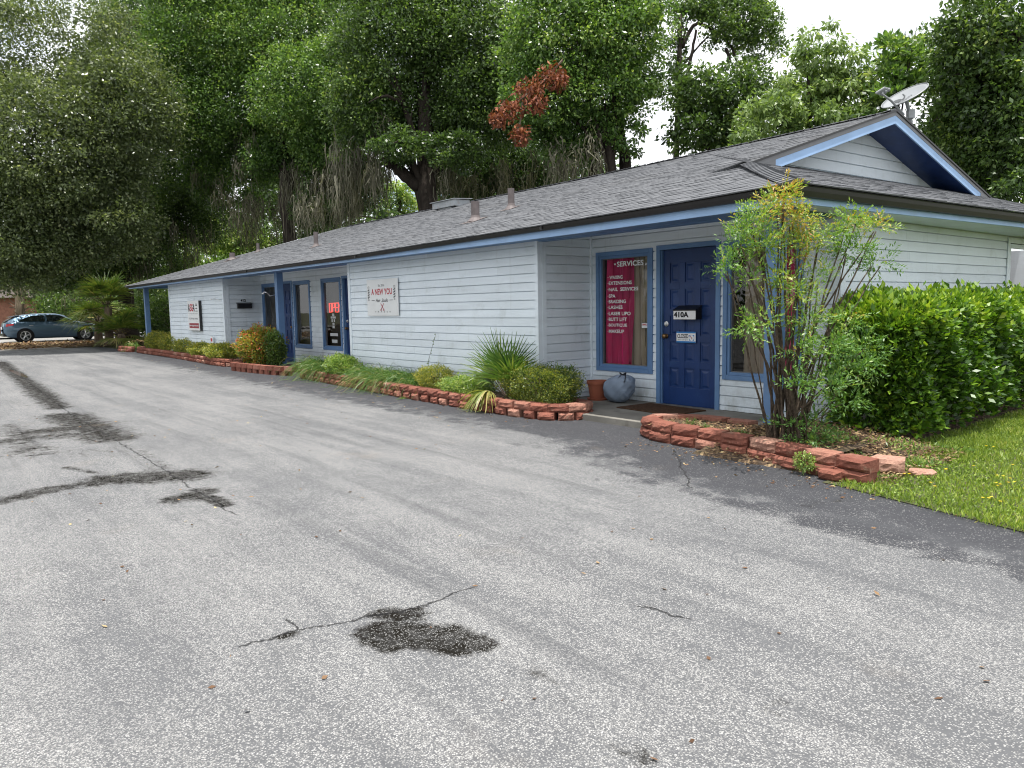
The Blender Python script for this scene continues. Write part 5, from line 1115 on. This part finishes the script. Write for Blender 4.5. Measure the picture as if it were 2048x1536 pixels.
# ---- shrubs
def shrub(label, name, cx, cy, z0, rx, ry, rz, n, mat, L=.035, asp=.45, t0=.45, cat='shrub', group=None, box=0., stems=10, tvar=.18, topt=.25, stemr=.008, drp=.2, shell=.55, bumps=.12):
    t = thing(name, label, cat, (cx, cy, z0), group); c = np.array([cx,cy,z0+rz]); mb = MB()
    for _ in range(stems):
        o_ = rand_dirs(1)[0]; o_[2] = abs(o_[2]); mb.tube([(cx+random.uniform(-.2,.2)*rx, cy+random.uniform(-.2,.2)*ry, z0-.02), c+o_*np.array([rx,ry,rz])*.4, c+o_*np.array([rx,ry,rz])*.85], [stemr, stemr*.8, stemr*.4], 5)
    mb.build('stems', M['cane'], t)
    o_ = rand_dirs(n); 
    if box: o_ = o_/np.maximum(np.abs(o_).max(1,keepdims=True)**box, .3)
    r = rng.uniform(shell**2,1,n)**.5; sh_ = rand_dirs(60); sh_[:,2] = abs(sh_[:,2]); dt_ = (unit(o_) @ sh_.T).max(1); r = r*(1+np.clip((dt_-.975)/.025,0,1)*.30*rng.uniform(0,1,n)); bp_ = 1+bumps*np.sin(o_[:,0]*7+cx*3)*np.cos(o_[:,1]*6+o_[:,2]*5+cy)
    P = c+o_*(r*bp_)[:,None]*np.array([rx,ry,rz]); P[:,2] = np.maximum(P[:,2], z0+.01)
    D = o_*.7+rand_dirs(n)*.8; D[:,2] += drp; N = rand_dirs(n)*.8; N[:,2] += .5
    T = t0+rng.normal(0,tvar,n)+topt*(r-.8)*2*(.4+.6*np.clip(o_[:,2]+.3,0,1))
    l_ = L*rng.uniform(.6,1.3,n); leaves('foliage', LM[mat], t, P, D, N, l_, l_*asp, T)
    return t
GS = 'garden shrubs in the block planters'
shrub('dark clipped boxwood with yellow tips at the right end of the long planter','boxwood_shrub',-7.28,6.40,.12,.56,.30,.235,15000,'golden',.028,t0=.42,group=GS,topt=.35,box=.5)
shrub('dark green rounded bush against the wall behind the yellow tipped boxwood','boxwood_shrub',-7.25,6.70,.12,.36,.20,.24,8000,'oak',.026,t0=.4,group=GS,box=.4)
shrub('low bright green leafy creeper left of the fan palmetto','creeper_shrub',-8.75,6.30,.12,.55,.26,.14,7000,'oakbright',.035,t0=.72,group=GS)
shrub('small golden variegated shrub between the creeper and the strappy grass','golden_shrub',-9.75,6.42,.12,.42,.26,.19,8000,'golden',.026,t0=.62,group=GS)
shrub('tiny golden sprig bush right of the palmetto foot','golden_shrub',-8.05,6.62,.12,.3,.16,.25,3500,'golden',.03,t0=.8,group=GS)
shrub('fresh green ground shrub between the two strappy grass clumps','creeper_shrub',-13.0,6.45,.12,.55,.22,.21,8000,'oakbright',.04,t0=.7,group=GS)
shrub('round orange and yellow tipped bush beside the middle porch post','dwarf_nandina_shrub',-17.75,6.70,.1,.80,.46,.44,15000,'dwarf',.062,t0=.50,group=GS,tvar=.25,topt=.25)
shrub('dark green bush right behind the orange tipped one at the post','dwarf_nandina_shrub',-16.95,6.74,.1,.40,.2,.40,5500,'oak',.06,t0=.45,group=GS)
for i,(x,y,rx,rz,lab) in enumerate(((-20.4,6.66,.95,.22,'first low yellow green bush left of the orange tipped one'),(-22.2,6.78,1.0,.21,'low yellow green bush right of the small garden flag below the ASGA sign'),(-24.1,6.9,1.1,.24,'low yellow green bush directly under the tall ASGA sign'),(-26.0,6.95,1.1,.29,'low golden bush below the left edge of the front wall'),(-27.8,6.95,.95,.31,'golden rounded bush at the foot of the far corner post'))):
    shrub(lab,'golden_shrub',x,y,.1,rx,.36,rz,9500,'golden',.05,t0=.60,group=GS,topt=.3)
shrub('dark leafy understory shrub seen through the open porch at the far end','understory_shrub',-33.5,12.5,0,2.0,2.0,1.35,15000,'oak',.13,t0=.35,stemr=.03)
shrub('tall dark understory shrub behind the left porch','understory_shrub',-30.6,15.5,0,2.4,2.2,1.7,17000,'oak',.13,t0=.3,stemr=.03)
shrub('dark shrub filling the gap under the far eave beside the palms','understory_shrub',-35.5,9.8,0,1.7,1.7,1.1,12000,'oak',.13,t0=.33,stemr=.03)
shrub('shadowed shrub behind the nose of the parked car','understory_shrub',-47.5,12.5,0,2.4,2.6,1.9,12000,'oak',.17,t0=.3,stemr=.03)
shrub('sunlit yellow green shrub at the left picture edge beyond the road','roadside_shrub',-55,1.6,0,2.6,2.4,1.7,9000,'oakbright',.2,t0=.85,stemr=.03)
shrub('dark shrub beyond the road behind the parked car roof','roadside_shrub',-57,9.5,0,2.8,2.6,2.1,11000,'oak',.2,t0=.35,stemr=.03)
# hedge
def hedge():
    t = thing('hedge', 'clipped glossy green hedge along the right side wall', 'hedge', (-3.42, 10.5, 0))
    n = 60000; y0, y1, x0, x1, z1 = 7.25, 14.6, -3.92, -2.92, 1.43
    mb = MB()
    for _ in range(120):
        x, y = random.uniform(x0+.25,x1-.25), random.uniform(y0+.2,y1-.3); e = np.array([random.uniform(x0+.05,x1-.05), y+random.uniform(-.35,.35), random.uniform(.5,1.35)])
        mb.tube([(x,y,0),((x+e[0])/2+random.uniform(-.08,.08),(y+e[1])/2,e[2]*.5),e], [.014,.010,.005], 5)
    mb.build('stems', M['cane'], t)
    u = rng.uniform(0,1,n); f_ = rng.uniform(0,1,n); X_ = rng.uniform(x0,x1,n); Y_ = rng.uniform(y0,y1,n)**1; Z_ = .10+(z1-.10)*rng.uniform(0,1,n)**.85
    k = n//100
    dep = np.abs(rng.normal(0,.10,n))-.03*(rng.uniform(0,1,n)<.06)*3
    top = f_ < .30; fr = (f_ >= .30) & (f_ < .72); end = (f_ >= .72) & (f_ < .94); bk = f_ >= .94
    Z_[top] = z1-dep[top]; X_[fr] = x1-dep[fr]; Y_[end] = y0+dep[end]*1.3; X_[bk] = x0+dep[bk]
    # nearer part gets more leaves
    Yn = y0+(y1-y0)*rng.uniform(0,1,n)**1.6; Y_ = np.where(end, Y_, Yn)
    # rounded edges & bumpy faces
    cxh, czh = (x0+x1)/2, z1-.32
    ux = (X_-cxh)/((x1-x0)/2); vz = np.clip((Z_-czh)/.32,0,1); rr = np.sqrt(ux**2*vz+vz**2); ov = np.maximum(rr,1)
    X_ = cxh+(X_-cxh)/np.where(vz>0, ov**.8, 1); Z_ = np.where(vz>0, czh+(Z_-czh)/ov**.5, Z_)
    ye = np.clip((y0+.35-Y_)/.35,0,1); X_ = cxh+(X_-cxh)*(1-.35*ye**2); Z_ = Z_-.26*ye**2*vz
    bmp = .08*np.sin(Y_*3.3+Z_*2.6)*np.cos(Z_*4.2+X_*4)+.045*np.sin(Y_*9+Z_*7)*np.sin(X_*8); nx_ = np.where(fr,1,0)+np.where(bk,-1,0); P = np.stack([X_+bmp*nx_-.10*(Z_<.35)*nx_*(.35-Z_)*3, Y_+bmp*end, Z_+bmp*top*.8], -1)
    lw = (Z_ < .42) & (rng.uniform(0,1,n) < .50); P = P[~lw]; nx_ = nx_[~lw]; top_ = top[~lw]; end_ = end[~lw]; n = len(P)
    out = np.stack([nx_*1., -1.*end_, 1.*top_], -1)+rand_dirs(n)*.9; out[:,2] += .35
    N = rand_dirs(n)*.8+out*.3; N[:,2] += .4
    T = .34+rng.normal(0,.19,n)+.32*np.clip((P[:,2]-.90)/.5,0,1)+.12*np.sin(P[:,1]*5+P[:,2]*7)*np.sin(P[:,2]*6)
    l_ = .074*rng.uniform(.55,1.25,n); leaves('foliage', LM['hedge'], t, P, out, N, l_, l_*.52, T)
    # inner twiggy core, leaf tint darkened to paint its shade
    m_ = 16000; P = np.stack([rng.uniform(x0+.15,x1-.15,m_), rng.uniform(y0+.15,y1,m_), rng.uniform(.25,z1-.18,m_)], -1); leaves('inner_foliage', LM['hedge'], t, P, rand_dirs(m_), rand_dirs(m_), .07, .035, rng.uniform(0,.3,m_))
hedge()
# nandina at the corner
def sprays(C, dirs, nleaf, Ls, wl_):
    """compound sprays: each has a rachis with paired leaflets"""
    Ps, Ds = [], []
    for c, d in zip(C, dirs):
        d = unit(d); sd = unit(np.cross(d, rand_dirs(1)[0])); 
        for j in range(nleaf):
            s_ = j/(nleaf-1); p = c+d*Ls*s_+np.array([0,0,-1.])*.10*Ls*s_*s_; sg = 1 if j % 2 else -1
            v = d*.75+sd*sg*.8 if j < nleaf-1 else d
            Ps.append(p+sd*sg*.012); Ds.append(v+rng.normal(0,.22,3))
    return np.array(Ps), np.array(Ds)
nb = np.array([-3.60, 6.10, .10]); t = thing('nandina_shrub', 'tall leggy shrub with bare canes and yellow orange tips in front of the corner post', 'shrub', nb)
clusters = [ # px,py,depth,rpx,rpy,nsprays,tint
 (1560,408,7.7,48,26,34,.62),(1510,440,7.6,40,30,40,.50),(1590,440,7.7,52,34,44,.66),(1475,480,7.5,30,26,26,.38),(1530,490,7.6,46,30,44,.48),(1610,490,7.7,40,34,34,.60),(1650,470,7.8,34,24,24,.45),
 (1700,440,7.9,34,20,24,.50),(1750,455,8.0,40,16,22,.60),(1700,500,7.9,36,26,30,.36),(1750,525,8.0,36,18,20,.34),(1450,535,7.4,22,16,14,.36),(1560,560,7.6,40,26,34,.52),(1500,560,7.5,26,16,14,.42),(1630,560,7.7,34,22,26,.46),
 (1600,590,7.5,40,22,30,.55),(1520,640,7.4,40,18,22,.46),(1500,660,7.3,34,16,20,.44),(1620,640,7.5,44,30,40,.45),(1690,640,7.7,40,24,34,.45),(1660,700,7.5,46,30,48,.36),(1720,690,7.7,36,28,40,.35),(1600,700,7.4,36,24,26,.38),
 (1700,740,7.6,44,26,40,.33),(1740,730,7.7,30,26,28,.34),(1650,770,7.4,40,26,34,.34),(1600,770,7.3,30,26,20,.33),(1690,800,7.5,36,24,26,.33),(1580,850,7.1,30,22,20,.30),(1630,850,7.2,44,24,40,.30),(1570,380,7.7,16,16,8,.72),(1620,880,7.1,46,14,26,.30)]
clusters = [(a_,b__,c_+(.55 if b__ > 830 else 0),d_,e_,int(ns*(1.5 if b__ < 560 else 1.0)),f_) for a_,b__,c_,d_,e_,ns,f_ in clusters]
Cs, Dr, Tt = [], [], []; cn = MB()
for (px, py, d, rx_, ry_, ns, tt_) in clusters:
    c0 = blob_centres(px, py, rx_*.72, ry_*.72, d-1.12, ns, rd=.22, shell=0.)
    ctr = at(px, py, d-1.12); v = unit(c0-ctr)*.8+rand_dirs(ns)*.7; v[:,2] += .25
    Cs.append(c0); Dr.append(v); Tt += [tt_]*ns
Cs = np.concatenate(Cs); Dr = np.concatenate(Dr); Tt = np.array(Tt)
P, D = sprays(Cs, Dr, 15, .15, .01); n = len(P); N = rand_dirs(n)*.6; N[:,2] += .8
T = np.repeat(Tt+rng.normal(0,.08,len(Tt)), 15)+rng.normal(0,.08,n)
leaves('foliage', LM['nandina'], t, P, D, N, .040*rng.uniform(.7,1.25,n), .0135*rng.uniform(.8,1.2,n), T)
for i, (px, py, d, rx_, ry_, ns, tt_) in enumerate(clusters):
    if i > 30: continue
    for r_ in range(2 if py < 600 else 1):
        b_ = nb+np.array([random.uniform(-.16,.2), random.uniform(-.12,.14), 0]); e = at(px+random.uniform(-12,12), py+8, d-1.12)
        m1 = b_*.45+e*.55; m1 = m1*np.array([1,1,0])+np.array([0,0,b_[2]+(e[2]-b_[2])*.48]); m1[:2] = b_[:2]*.62+e[:2]*.38+rng.normal(0,.03,2)
        limb(cn, [b_, m1, e], random.uniform(.009,.017) if py < 620 else .007, .005, 6, .006)
cn.build('canes', M['cane'], t)
# ---- strappy grass clumps
def strappy(label, cx, cy, z0, n, Lm, spread, tl=.5, frnt=0., wid=.010, group='strappy grass clumps', r0=.06, name='liriope_clump', ey=1.):
    t = thing(name, label, 'grass clump', (cx,cy,z0), group); az = rng.uniform(0,2*pi,n); el = rng.uniform(.5,1.45,n); L_ = Lm*rng.uniform(.6,1.15,n); k = 8; s_ = np.linspace(0,1,k)[None,:]
    hx = np.cos(az)*np.cos(el)*spread; hy = (np.sin(az)*np.cos(el)*spread-frnt*rng.uniform(0,1,n))*ey; up_ = np.sin(el)
    X_ = cx+rng.normal(0,r0,n)[:,None]*3+(hx*L_)[:,None]*s_*(1+.3*s_); Y_ = cy+rng.normal(0,r0*.5,n)[:,None]+(hy*L_)[:,None]*s_*(1+.3*s_)
    Z_ = z0+(up_*L_)[:,None]*s_-(L_*rng.uniform(.55,1.15,n))[:,None]*s_**2.6; Z_ = np.maximum(Z_, .02); Y_ = np.minimum(Y_, YF-.03)
    strips('blades', LM['blade'], t, np.stack([X_,Y_,Z_],-1), rng.uniform(.6,1.2,n)*wid, .002, tl+rng.normal(0,.2,n)+.1)
    return t
strappy('strappy grass clump at the left end of the long planter', -14.1,6.58,.14,1100,.78,.75,.55,.25,.012,r0=.11)
strappy('darker strappy tuft just right of the leftmost grass clump', -13.5,6.64,.14,260,.78,.6,.3,.1,.012,r0=.07)
strappy('wide strappy grass clump spilling over the blocks under the A NEW YOU sign', -11.6,6.42,.14,1000,.66,.8,.55,.36,.012,r0=.13)
strappy('strappy grass spilling forward in the middle of the long planter', -10.9,6.46,.14,900,.62,.8,.5,.34,.012,r0=.13)
strappy('dark upright strappy tuft against the wall in the middle of the planter', -10.6,6.66,.14,300,.62,.6,.25,.1,.012,r0=.12)
strappy('pale green blade tuft at the far left end of the planter row', -30.2,6.75,.12,40,.75,.8,.6,.2,.05,name='agave_clump',group='broad blade plants')
strappy('broad dark blades standing below the tall ASGA sign', -23.6,6.72,.14,7,.80,.25,.3,.0,.06,name='agave_clump',group='broad blade plants')
strappy('thin dry blades at the left edge of the front wall', -25.3,6.72,.14,9,.6,.35,.7,.0,.03,name='agave_clump',group='broad blade plants')
# weeds
for k, (x,y,z,lab) in enumerate(((-4.45,6.10,.16,'thin weed tuft growing in the left part of the corner planter'),(-4.05,6.05,.16,'sparse weed tuft in the mulch of the corner planter'),(-4.75,6.25,.16,'small green tuft in the mulch near the rounded end of the corner planter'),(-3.12,5.60,.06,'bushy green weed growing between the blocks at the right end'),(-9.95,5.93,.0,'weed at the foot of the long planter on the asphalt'))):
    strappy(lab, x,y,z,36,.17,.7,.6,.1,.006,'weed tufts',r0=.012,name='weed_tuft')
shrub('leafy weed growing out of the lower blocks of the corner planter','weed',-3.14,5.60,.02,.09,.06,.08,500,'oakbright',.022,t0=.8,stems=5,stemr=.002)
for k,(x,y,h_,lab) in enumerate(((-8.95,6.66,.62,'tall thin weed stem leaning before the wall left of the palmetto'),(-10.35,6.62,.85,'long bare weed stem slanting up the wall from the grass clump'))):
    t = thing('tall_weed', lab, 'weed', (x,y,.14)); MB().tube([(x,y,.14),(x+.08,y+.02,.14+h_*.5),(x+.28,y+.04,.14+h_)],[.004,.003,.002],5).build('stem', M['cane'], t)
    n = 40; s_ = rng.uniform(.2,1,n); P = np.stack([x+.28*s_**1.6, y+.04*s_, .14+h_*s_],-1); leaves('foliage', LM['oakbright'], t, P, rand_dirs(n), rand_dirs(n), .03, .014, rng.uniform(.4,.9,n))
# fan palmetto in the long planter
pb = np.array([-7.98, 6.42, .14]); t = thing('palmetto', 'green fan palmetto with drooping yellowed leaves over the planter blocks', 'palm', pb); fr = []; st = MB()
for (v, pt, R_, tt_, dk) in (((-.75,-.1,.75),.34,.66,.62,.25),((-.5,-.2,.9),.36,.66,.6,.2),((0,-.2,1.),.42,.62,.5,.1),((.6,-.2,.9),.36,.6,.55,.2),((-.30,.0,1.),.40,.66,.5,.1),((.25,-.05,1.),.40,.62,.35,.12),((.80,.05,.8),.36,.60,.35,.2),((.55,-.35,.9),.3,.55,.5,.3),((-.55,-.45,.7),.3,.55,.6,.5),((.05,-.9,.35),.34,.5,.85,1.1),((-.25,-.8,.25),.30,.45,.9,1.2),((.3,.2,1.),.35,.55,.3,.2),((-.9,-.2,.3),.3,.5,.7,.6)):
    fan(fr, pb, v, pt, R_, 22, 1.25, tt_, drpk=dk); st.tube([pb, pb+unit(np.array(v,float))*pt], [.010,.006], 5)
fr = [(np.stack([f_[0][:,0], np.minimum(f_[0][:,1], YF-.03), np.maximum(f_[0][:,2], .03)], -1), f_[1], f_[2]) for f_ in fr]
fans('frond', t, fr, .042); st.build('leaf_stalk', M['cane'], t)
# planter litter and garden bed weeds
P = []
for (x0,x1,y0,y1,z,n) in ((-5.1,-3.1,5.95,6.6,.158,1500),(-14.8,-6.8,6.3,6.75,.158,900)): P.append(np.stack([rng.uniform(x0,x1,n), rng.uniform(y0,y1,n), z+rng.uniform(0,.02,n)],-1))
n = 3800; x = rng.uniform(-4.2,-2.5,n); y = rng.uniform(5.72,7.3,n); P.append(np.stack([x,y,np.array([bedz(a,b_) for a,b_ in zip(x,y)])+.015+rng.uniform(0,.02,n)],-1))
tag(litter('planter_litter',0,0,0,0,.04,pts=np.concatenate(P)), 'dry brown leaves lying in the planter soil and garden bed', 'leaf litter', kind='stuff')
n = 3200; x = rng.uniform(-3.6,-2.5,n); y = rng.uniform(5.8,7.4,n); P = np.stack([x,y,np.array([bedz(a,b_) for a,b_ in zip(x,y)])+.02],-1); k = rng.uniform(0,1,n) < .3+.7*np.sin(x*9)*np.sin(y*7)
P = P[k]; n = len(P); D = rand_dirs(n); D[:,2] = abs(D[:,2])+.3; tag(leaves('bed_weeds', LM['oakbright'], None, P, D, rand_dirs(n), rng.uniform(.02,.06,n), .014, rng.uniform(.4,1,n)), 'small green weeds coming up through the garden bed litter', 'weeds', kind='stuff')
# garden flag
fp = onY(424.5,680,6.75); t = thing('garden_flag', 'tiny white and red garden marker standing in the low bushes', 'flag', (fp[0],6.75,.1))
MB().tube([(fp[0],6.75,.1),(fp[0],6.75,fp[2]+.12)],.008,5).build('stake', M['black'], t); MB().box(fp[0]-.10,fp[0]+.10,6.735,6.742,fp[2]-.10,fp[2]+.1).build('cloth', M['letter'], t); MB().box(fp[0]-.08,fp[0]+.06,6.732,6.734,fp[2]-.04,fp[2]+.05).build('print', M['signred'], t)
# ---- far house behind the car
hc = gat(110, 60); t = thing('brick_house', 'pinkish brick house barely visible behind the trees across the road', 'house', hc)
MB().box(hc[0]-3,hc[0]+3,hc[1]-6,hc[1]+6,0,2.7).build('wall', M['brickhouse'], t)
MB().prism([(hc[0]-3.5,hc[1]-6.5,2.7),(hc[0]+3.5,hc[1]-6.5,2.7),(hc[0],hc[1]-6.5,4.3)],(0,13,0)).build('roof', M['houseroof'], t)
MB().box(hc[0]+3.0,hc[0]+3.04,hc[1]-1.2,hc[1]-.1,.9,2.1).build('window', M['carglass'], t); MB().box(hc[0]+3.0,hc[0]+3.04,hc[1]+2.2,hc[1]+3.4,.9,2.1).build('window', M['carglass'], t)
# ================================================================== car (local: x forward, y left, z up)
cc = np.array([-46.4, 6.4, .03]); car = thing('parked_car', 'blue grey hatchback parked across the road at the far left', 'car', cc); car.rotation_euler = (0,0,radians(90))
xs_ = [-2.23,-2.18,-2.05,-1.8,-1.45,-1.0,-.5,0,.5,.9,1.2,1.5,1.8,2.0,2.14,2.23]
wdt = [.62,.74,.83,.875,.89,.895,.895,.895,.895,.893,.89,.88,.85,.79,.68,.50]
zt_ = [.80,.98,1.02,1.04,1.04,1.03,1.02,1.01,1.00,.985,.96,.92,.86,.80,.72,.62]
zl_ = [.42,.34,.26,.22,.20,.19,.18,.18,.18,.18,.18,.19,.20,.22,.27,.36]
b_ = MB(); vs = []; 
for x, w_, zt, zl in zip(xs_, wdt, zt_, zl_):
    half = [(0,zl),(w_*.86,zl),(w_*.97,zl+.08),(w_*.985,(zl+zt)*.42),(w_*1.0,(zl+zt)*.52),(w_*.965,zt-.16),(w_*.955,zt-.10),(w_*.90,zt-.02),(w_*.6,zt+.01),(0,zt+.03)]
    vs += [(x,y,z) for y,z in half]+[(x,-y,z) for y,z in half[-2:0:-1]]
k = 18; n = len(xs_)
fs = [(i*k+j, i*k+(j+1)%k, (i+1)*k+(j+1)%k, (i+1)*k+j) for i in range(n-1) for j in range(k)]+[tuple(range(k)), tuple(range((n-1)*k, n*k))]
body = b_.add(vs, fs).build('body', M['carpaint'], car, smooth=True, local=True)
cb = MB(); cx_s = [-2.12,-1.95,-1.7,-1.35,-.9,-.4,.1,.45,.8,1.12]; cz = [1.05,1.16,1.29,1.385,1.435,1.445,1.425,1.35,1.20,1.02]; cw = [.60,.60,.60,.61,.62,.62,.61,.60,.62,.68]
zb = [1.0]*10; vs = []
for x, z, w_ in zip(cx_s, cz, cw):
    wb = .83 if x > -1.8 else .80
    if x > .9: wb = .80
    half = [(wb,.97),(wb+(w_-wb)*.5,(.97+z)/2),(w_,z-.05),(w_*.92,z-.01),(w_*.5,z+.012),(0,z+.016)]
    vs += [(x,y,zz) for y,zz in half]+[(x,-y,zz) for y,zz in half[-2::-1]]
k = 11; n = 10; cb.add(vs, [(i*k+j, i*k+j+1, (i+1)*k+j+1, (i+1)*k+j) for i in range(n-1) for j in range(k-1)]+[tuple(range(k)), tuple(range((n-1)*k,n*k))]).build('cabin', M['carpaint'], car, smooth=True, local=True)
def side_y(z, top=1.44): return .835+(.61-.835)*(z-.97)/(top-.05-.97)
for s_ in (1,-1):
    for poly in ([(-1.60,1.06),(-.42,1.03),(-.42,1.36),(-.9,1.345),(-1.25,1.25)],[(-.34,1.03),(.84,1.02),(.66,1.14),(.28,1.34),(-.10,1.375),(-.34,1.37)]):
        MB().add([(x, s_*(side_y(z)+.016), z) for x,z in poly], [tuple(range(len(poly)))]).build('side_window', M['carglass'], car, local=True)
    MB().hexa([(.62,s_*.86,.98),(.80,s_*.86,.98),(.80,s_*1.02,.99),(.64,s_*1.02,.99),(.64,s_*.86,1.09),(.78,s_*.86,1.09),(.77,s_*1.02,1.10),(.66,s_*1.02,1.10)]).build('wing_mirror', M['carpaint'], car, bevel=.02, local=True)
    for x in (-1.05,.02): MB().box(x-.09,x+.09,s_*.885 if s_ > 0 else -.905,s_*.905 if s_ > 0 else -.885,.83,.855).build('door_handle', M['chrome'], car, bevel=.006, local=True)
    MB().hexa([(-2.20,s_*.50,.80),(-1.78,s_*.80,.86),(-1.80,s_*.872,.87),(-2.12,s_*.80,.80),(-2.19,s_*.50,.93),(-1.80,s_*.80,.965),(-1.80,s_*.868,.95),(-2.10,s_*.79,.93)]).build('tail_light', M['redlamp'], car, bevel=.01, local=True)
    MB().hexa([(1.78,s_*.76,.70),(2.14,s_*.60,.66),(2.17,s_*.62,.66),(1.80,s_*.862,.70),(1.78,s_*.76,.80),(2.14,s_*.60,.73),(2.17,s_*.62,.73),(1.80,s_*.855,.80)]).build('headlight', M['clearlamp'], car, bevel=.01, local=True)
    MB().box(-.42,-.34,s_*.80 if s_>0 else -.83,s_*.83 if s_>0 else -.80,1.0,1.02).build('pillar', M['black'], car, local=True)
MB().add([(-2.19,-.58,1.03),(-2.19,.58,1.03),(-1.78,.55,1.27),(-1.78,-.55,1.27)],[(0,1,2,3)]).build('rear_window', M['carglass'], car, local=True)
MB().hexa([(-1.95,-.58,1.27),(-1.95,.58,1.27),(-1.5,.58,1.35),(-1.5,-.58,1.35),(-1.95,-.58,1.295),(-1.95,.58,1.295),(-1.5,.58,1.375),(-1.5,-.58,1.375)]).build('spoiler', M['carpaint'], car, bevel=.01, local=True)
MB().add([(.56,-.59,1.345),(.56,.59,1.345),(1.14,.66,1.045),(1.14,-.66,1.045)],[(0,1,2,3)]).build('windscreen', M['carglass'], car, local=True)
MB().box(-2.265,-2.245,-.26,.26,.66,.78).build('licence_plate', M['letter'], car, local=True)
MB().box(-2.27,-2.10,-.72,.72,.30,.46).build('rear_bumper_insert', M['black'], car, bevel=.02, local=True)
for x in (-1.33,1.37):
    for s_ in (1,-1):
        MB().lathe([(.001,-.05),(.385,-.05),(.385,.05),(.001,.05)],(x, s_*.847, .33), 28, 'y').build('wheel_arch', M['blackmatte'], car, local=True)
        yy = s_*.80; wv_ = MB().lathe([(.22,-.10),(.30,-.105),(.325,-.07),(.325,.07),(.30,.105),(.22,.10)],(x, s_*.81, .325), 32, 'y').build('wheel', M['rubber'], car, smooth=True, local=True)
        rm = MB(); yo = s_*.912
        rm.lathe([(.235,-.012),(.235,.012),(.215,.010),(.210,-.012)],(x,yo-s_*.004,.325),32,'y'); rm.lathe([(.001,-.01),(.05,-.01),(.05,.012),(.001,.012)],(x,yo,.325),16,'y')
        for q_i in range(5):
            for dq in (-.14,.14):
                a_ = q_i*2*pi/5+.3; a2 = a_+dq; rm.tube([(x+.03*cos(a_), yo, .325+.03*sin(a_)),(x+.22*cos(a2), yo-s_*.004, .325+.22*sin(a2))], [.020,.016], 6)
        rm.build('rim', M['chrome'], wv_, local=True)
        MB().lathe([(.001,-.002),(.212,-.002),(.212,.002),(.001,.002)],(x,yo-s_*.03,.325),24,'y').build('brake_disc', M['black'], wv_, local=True)
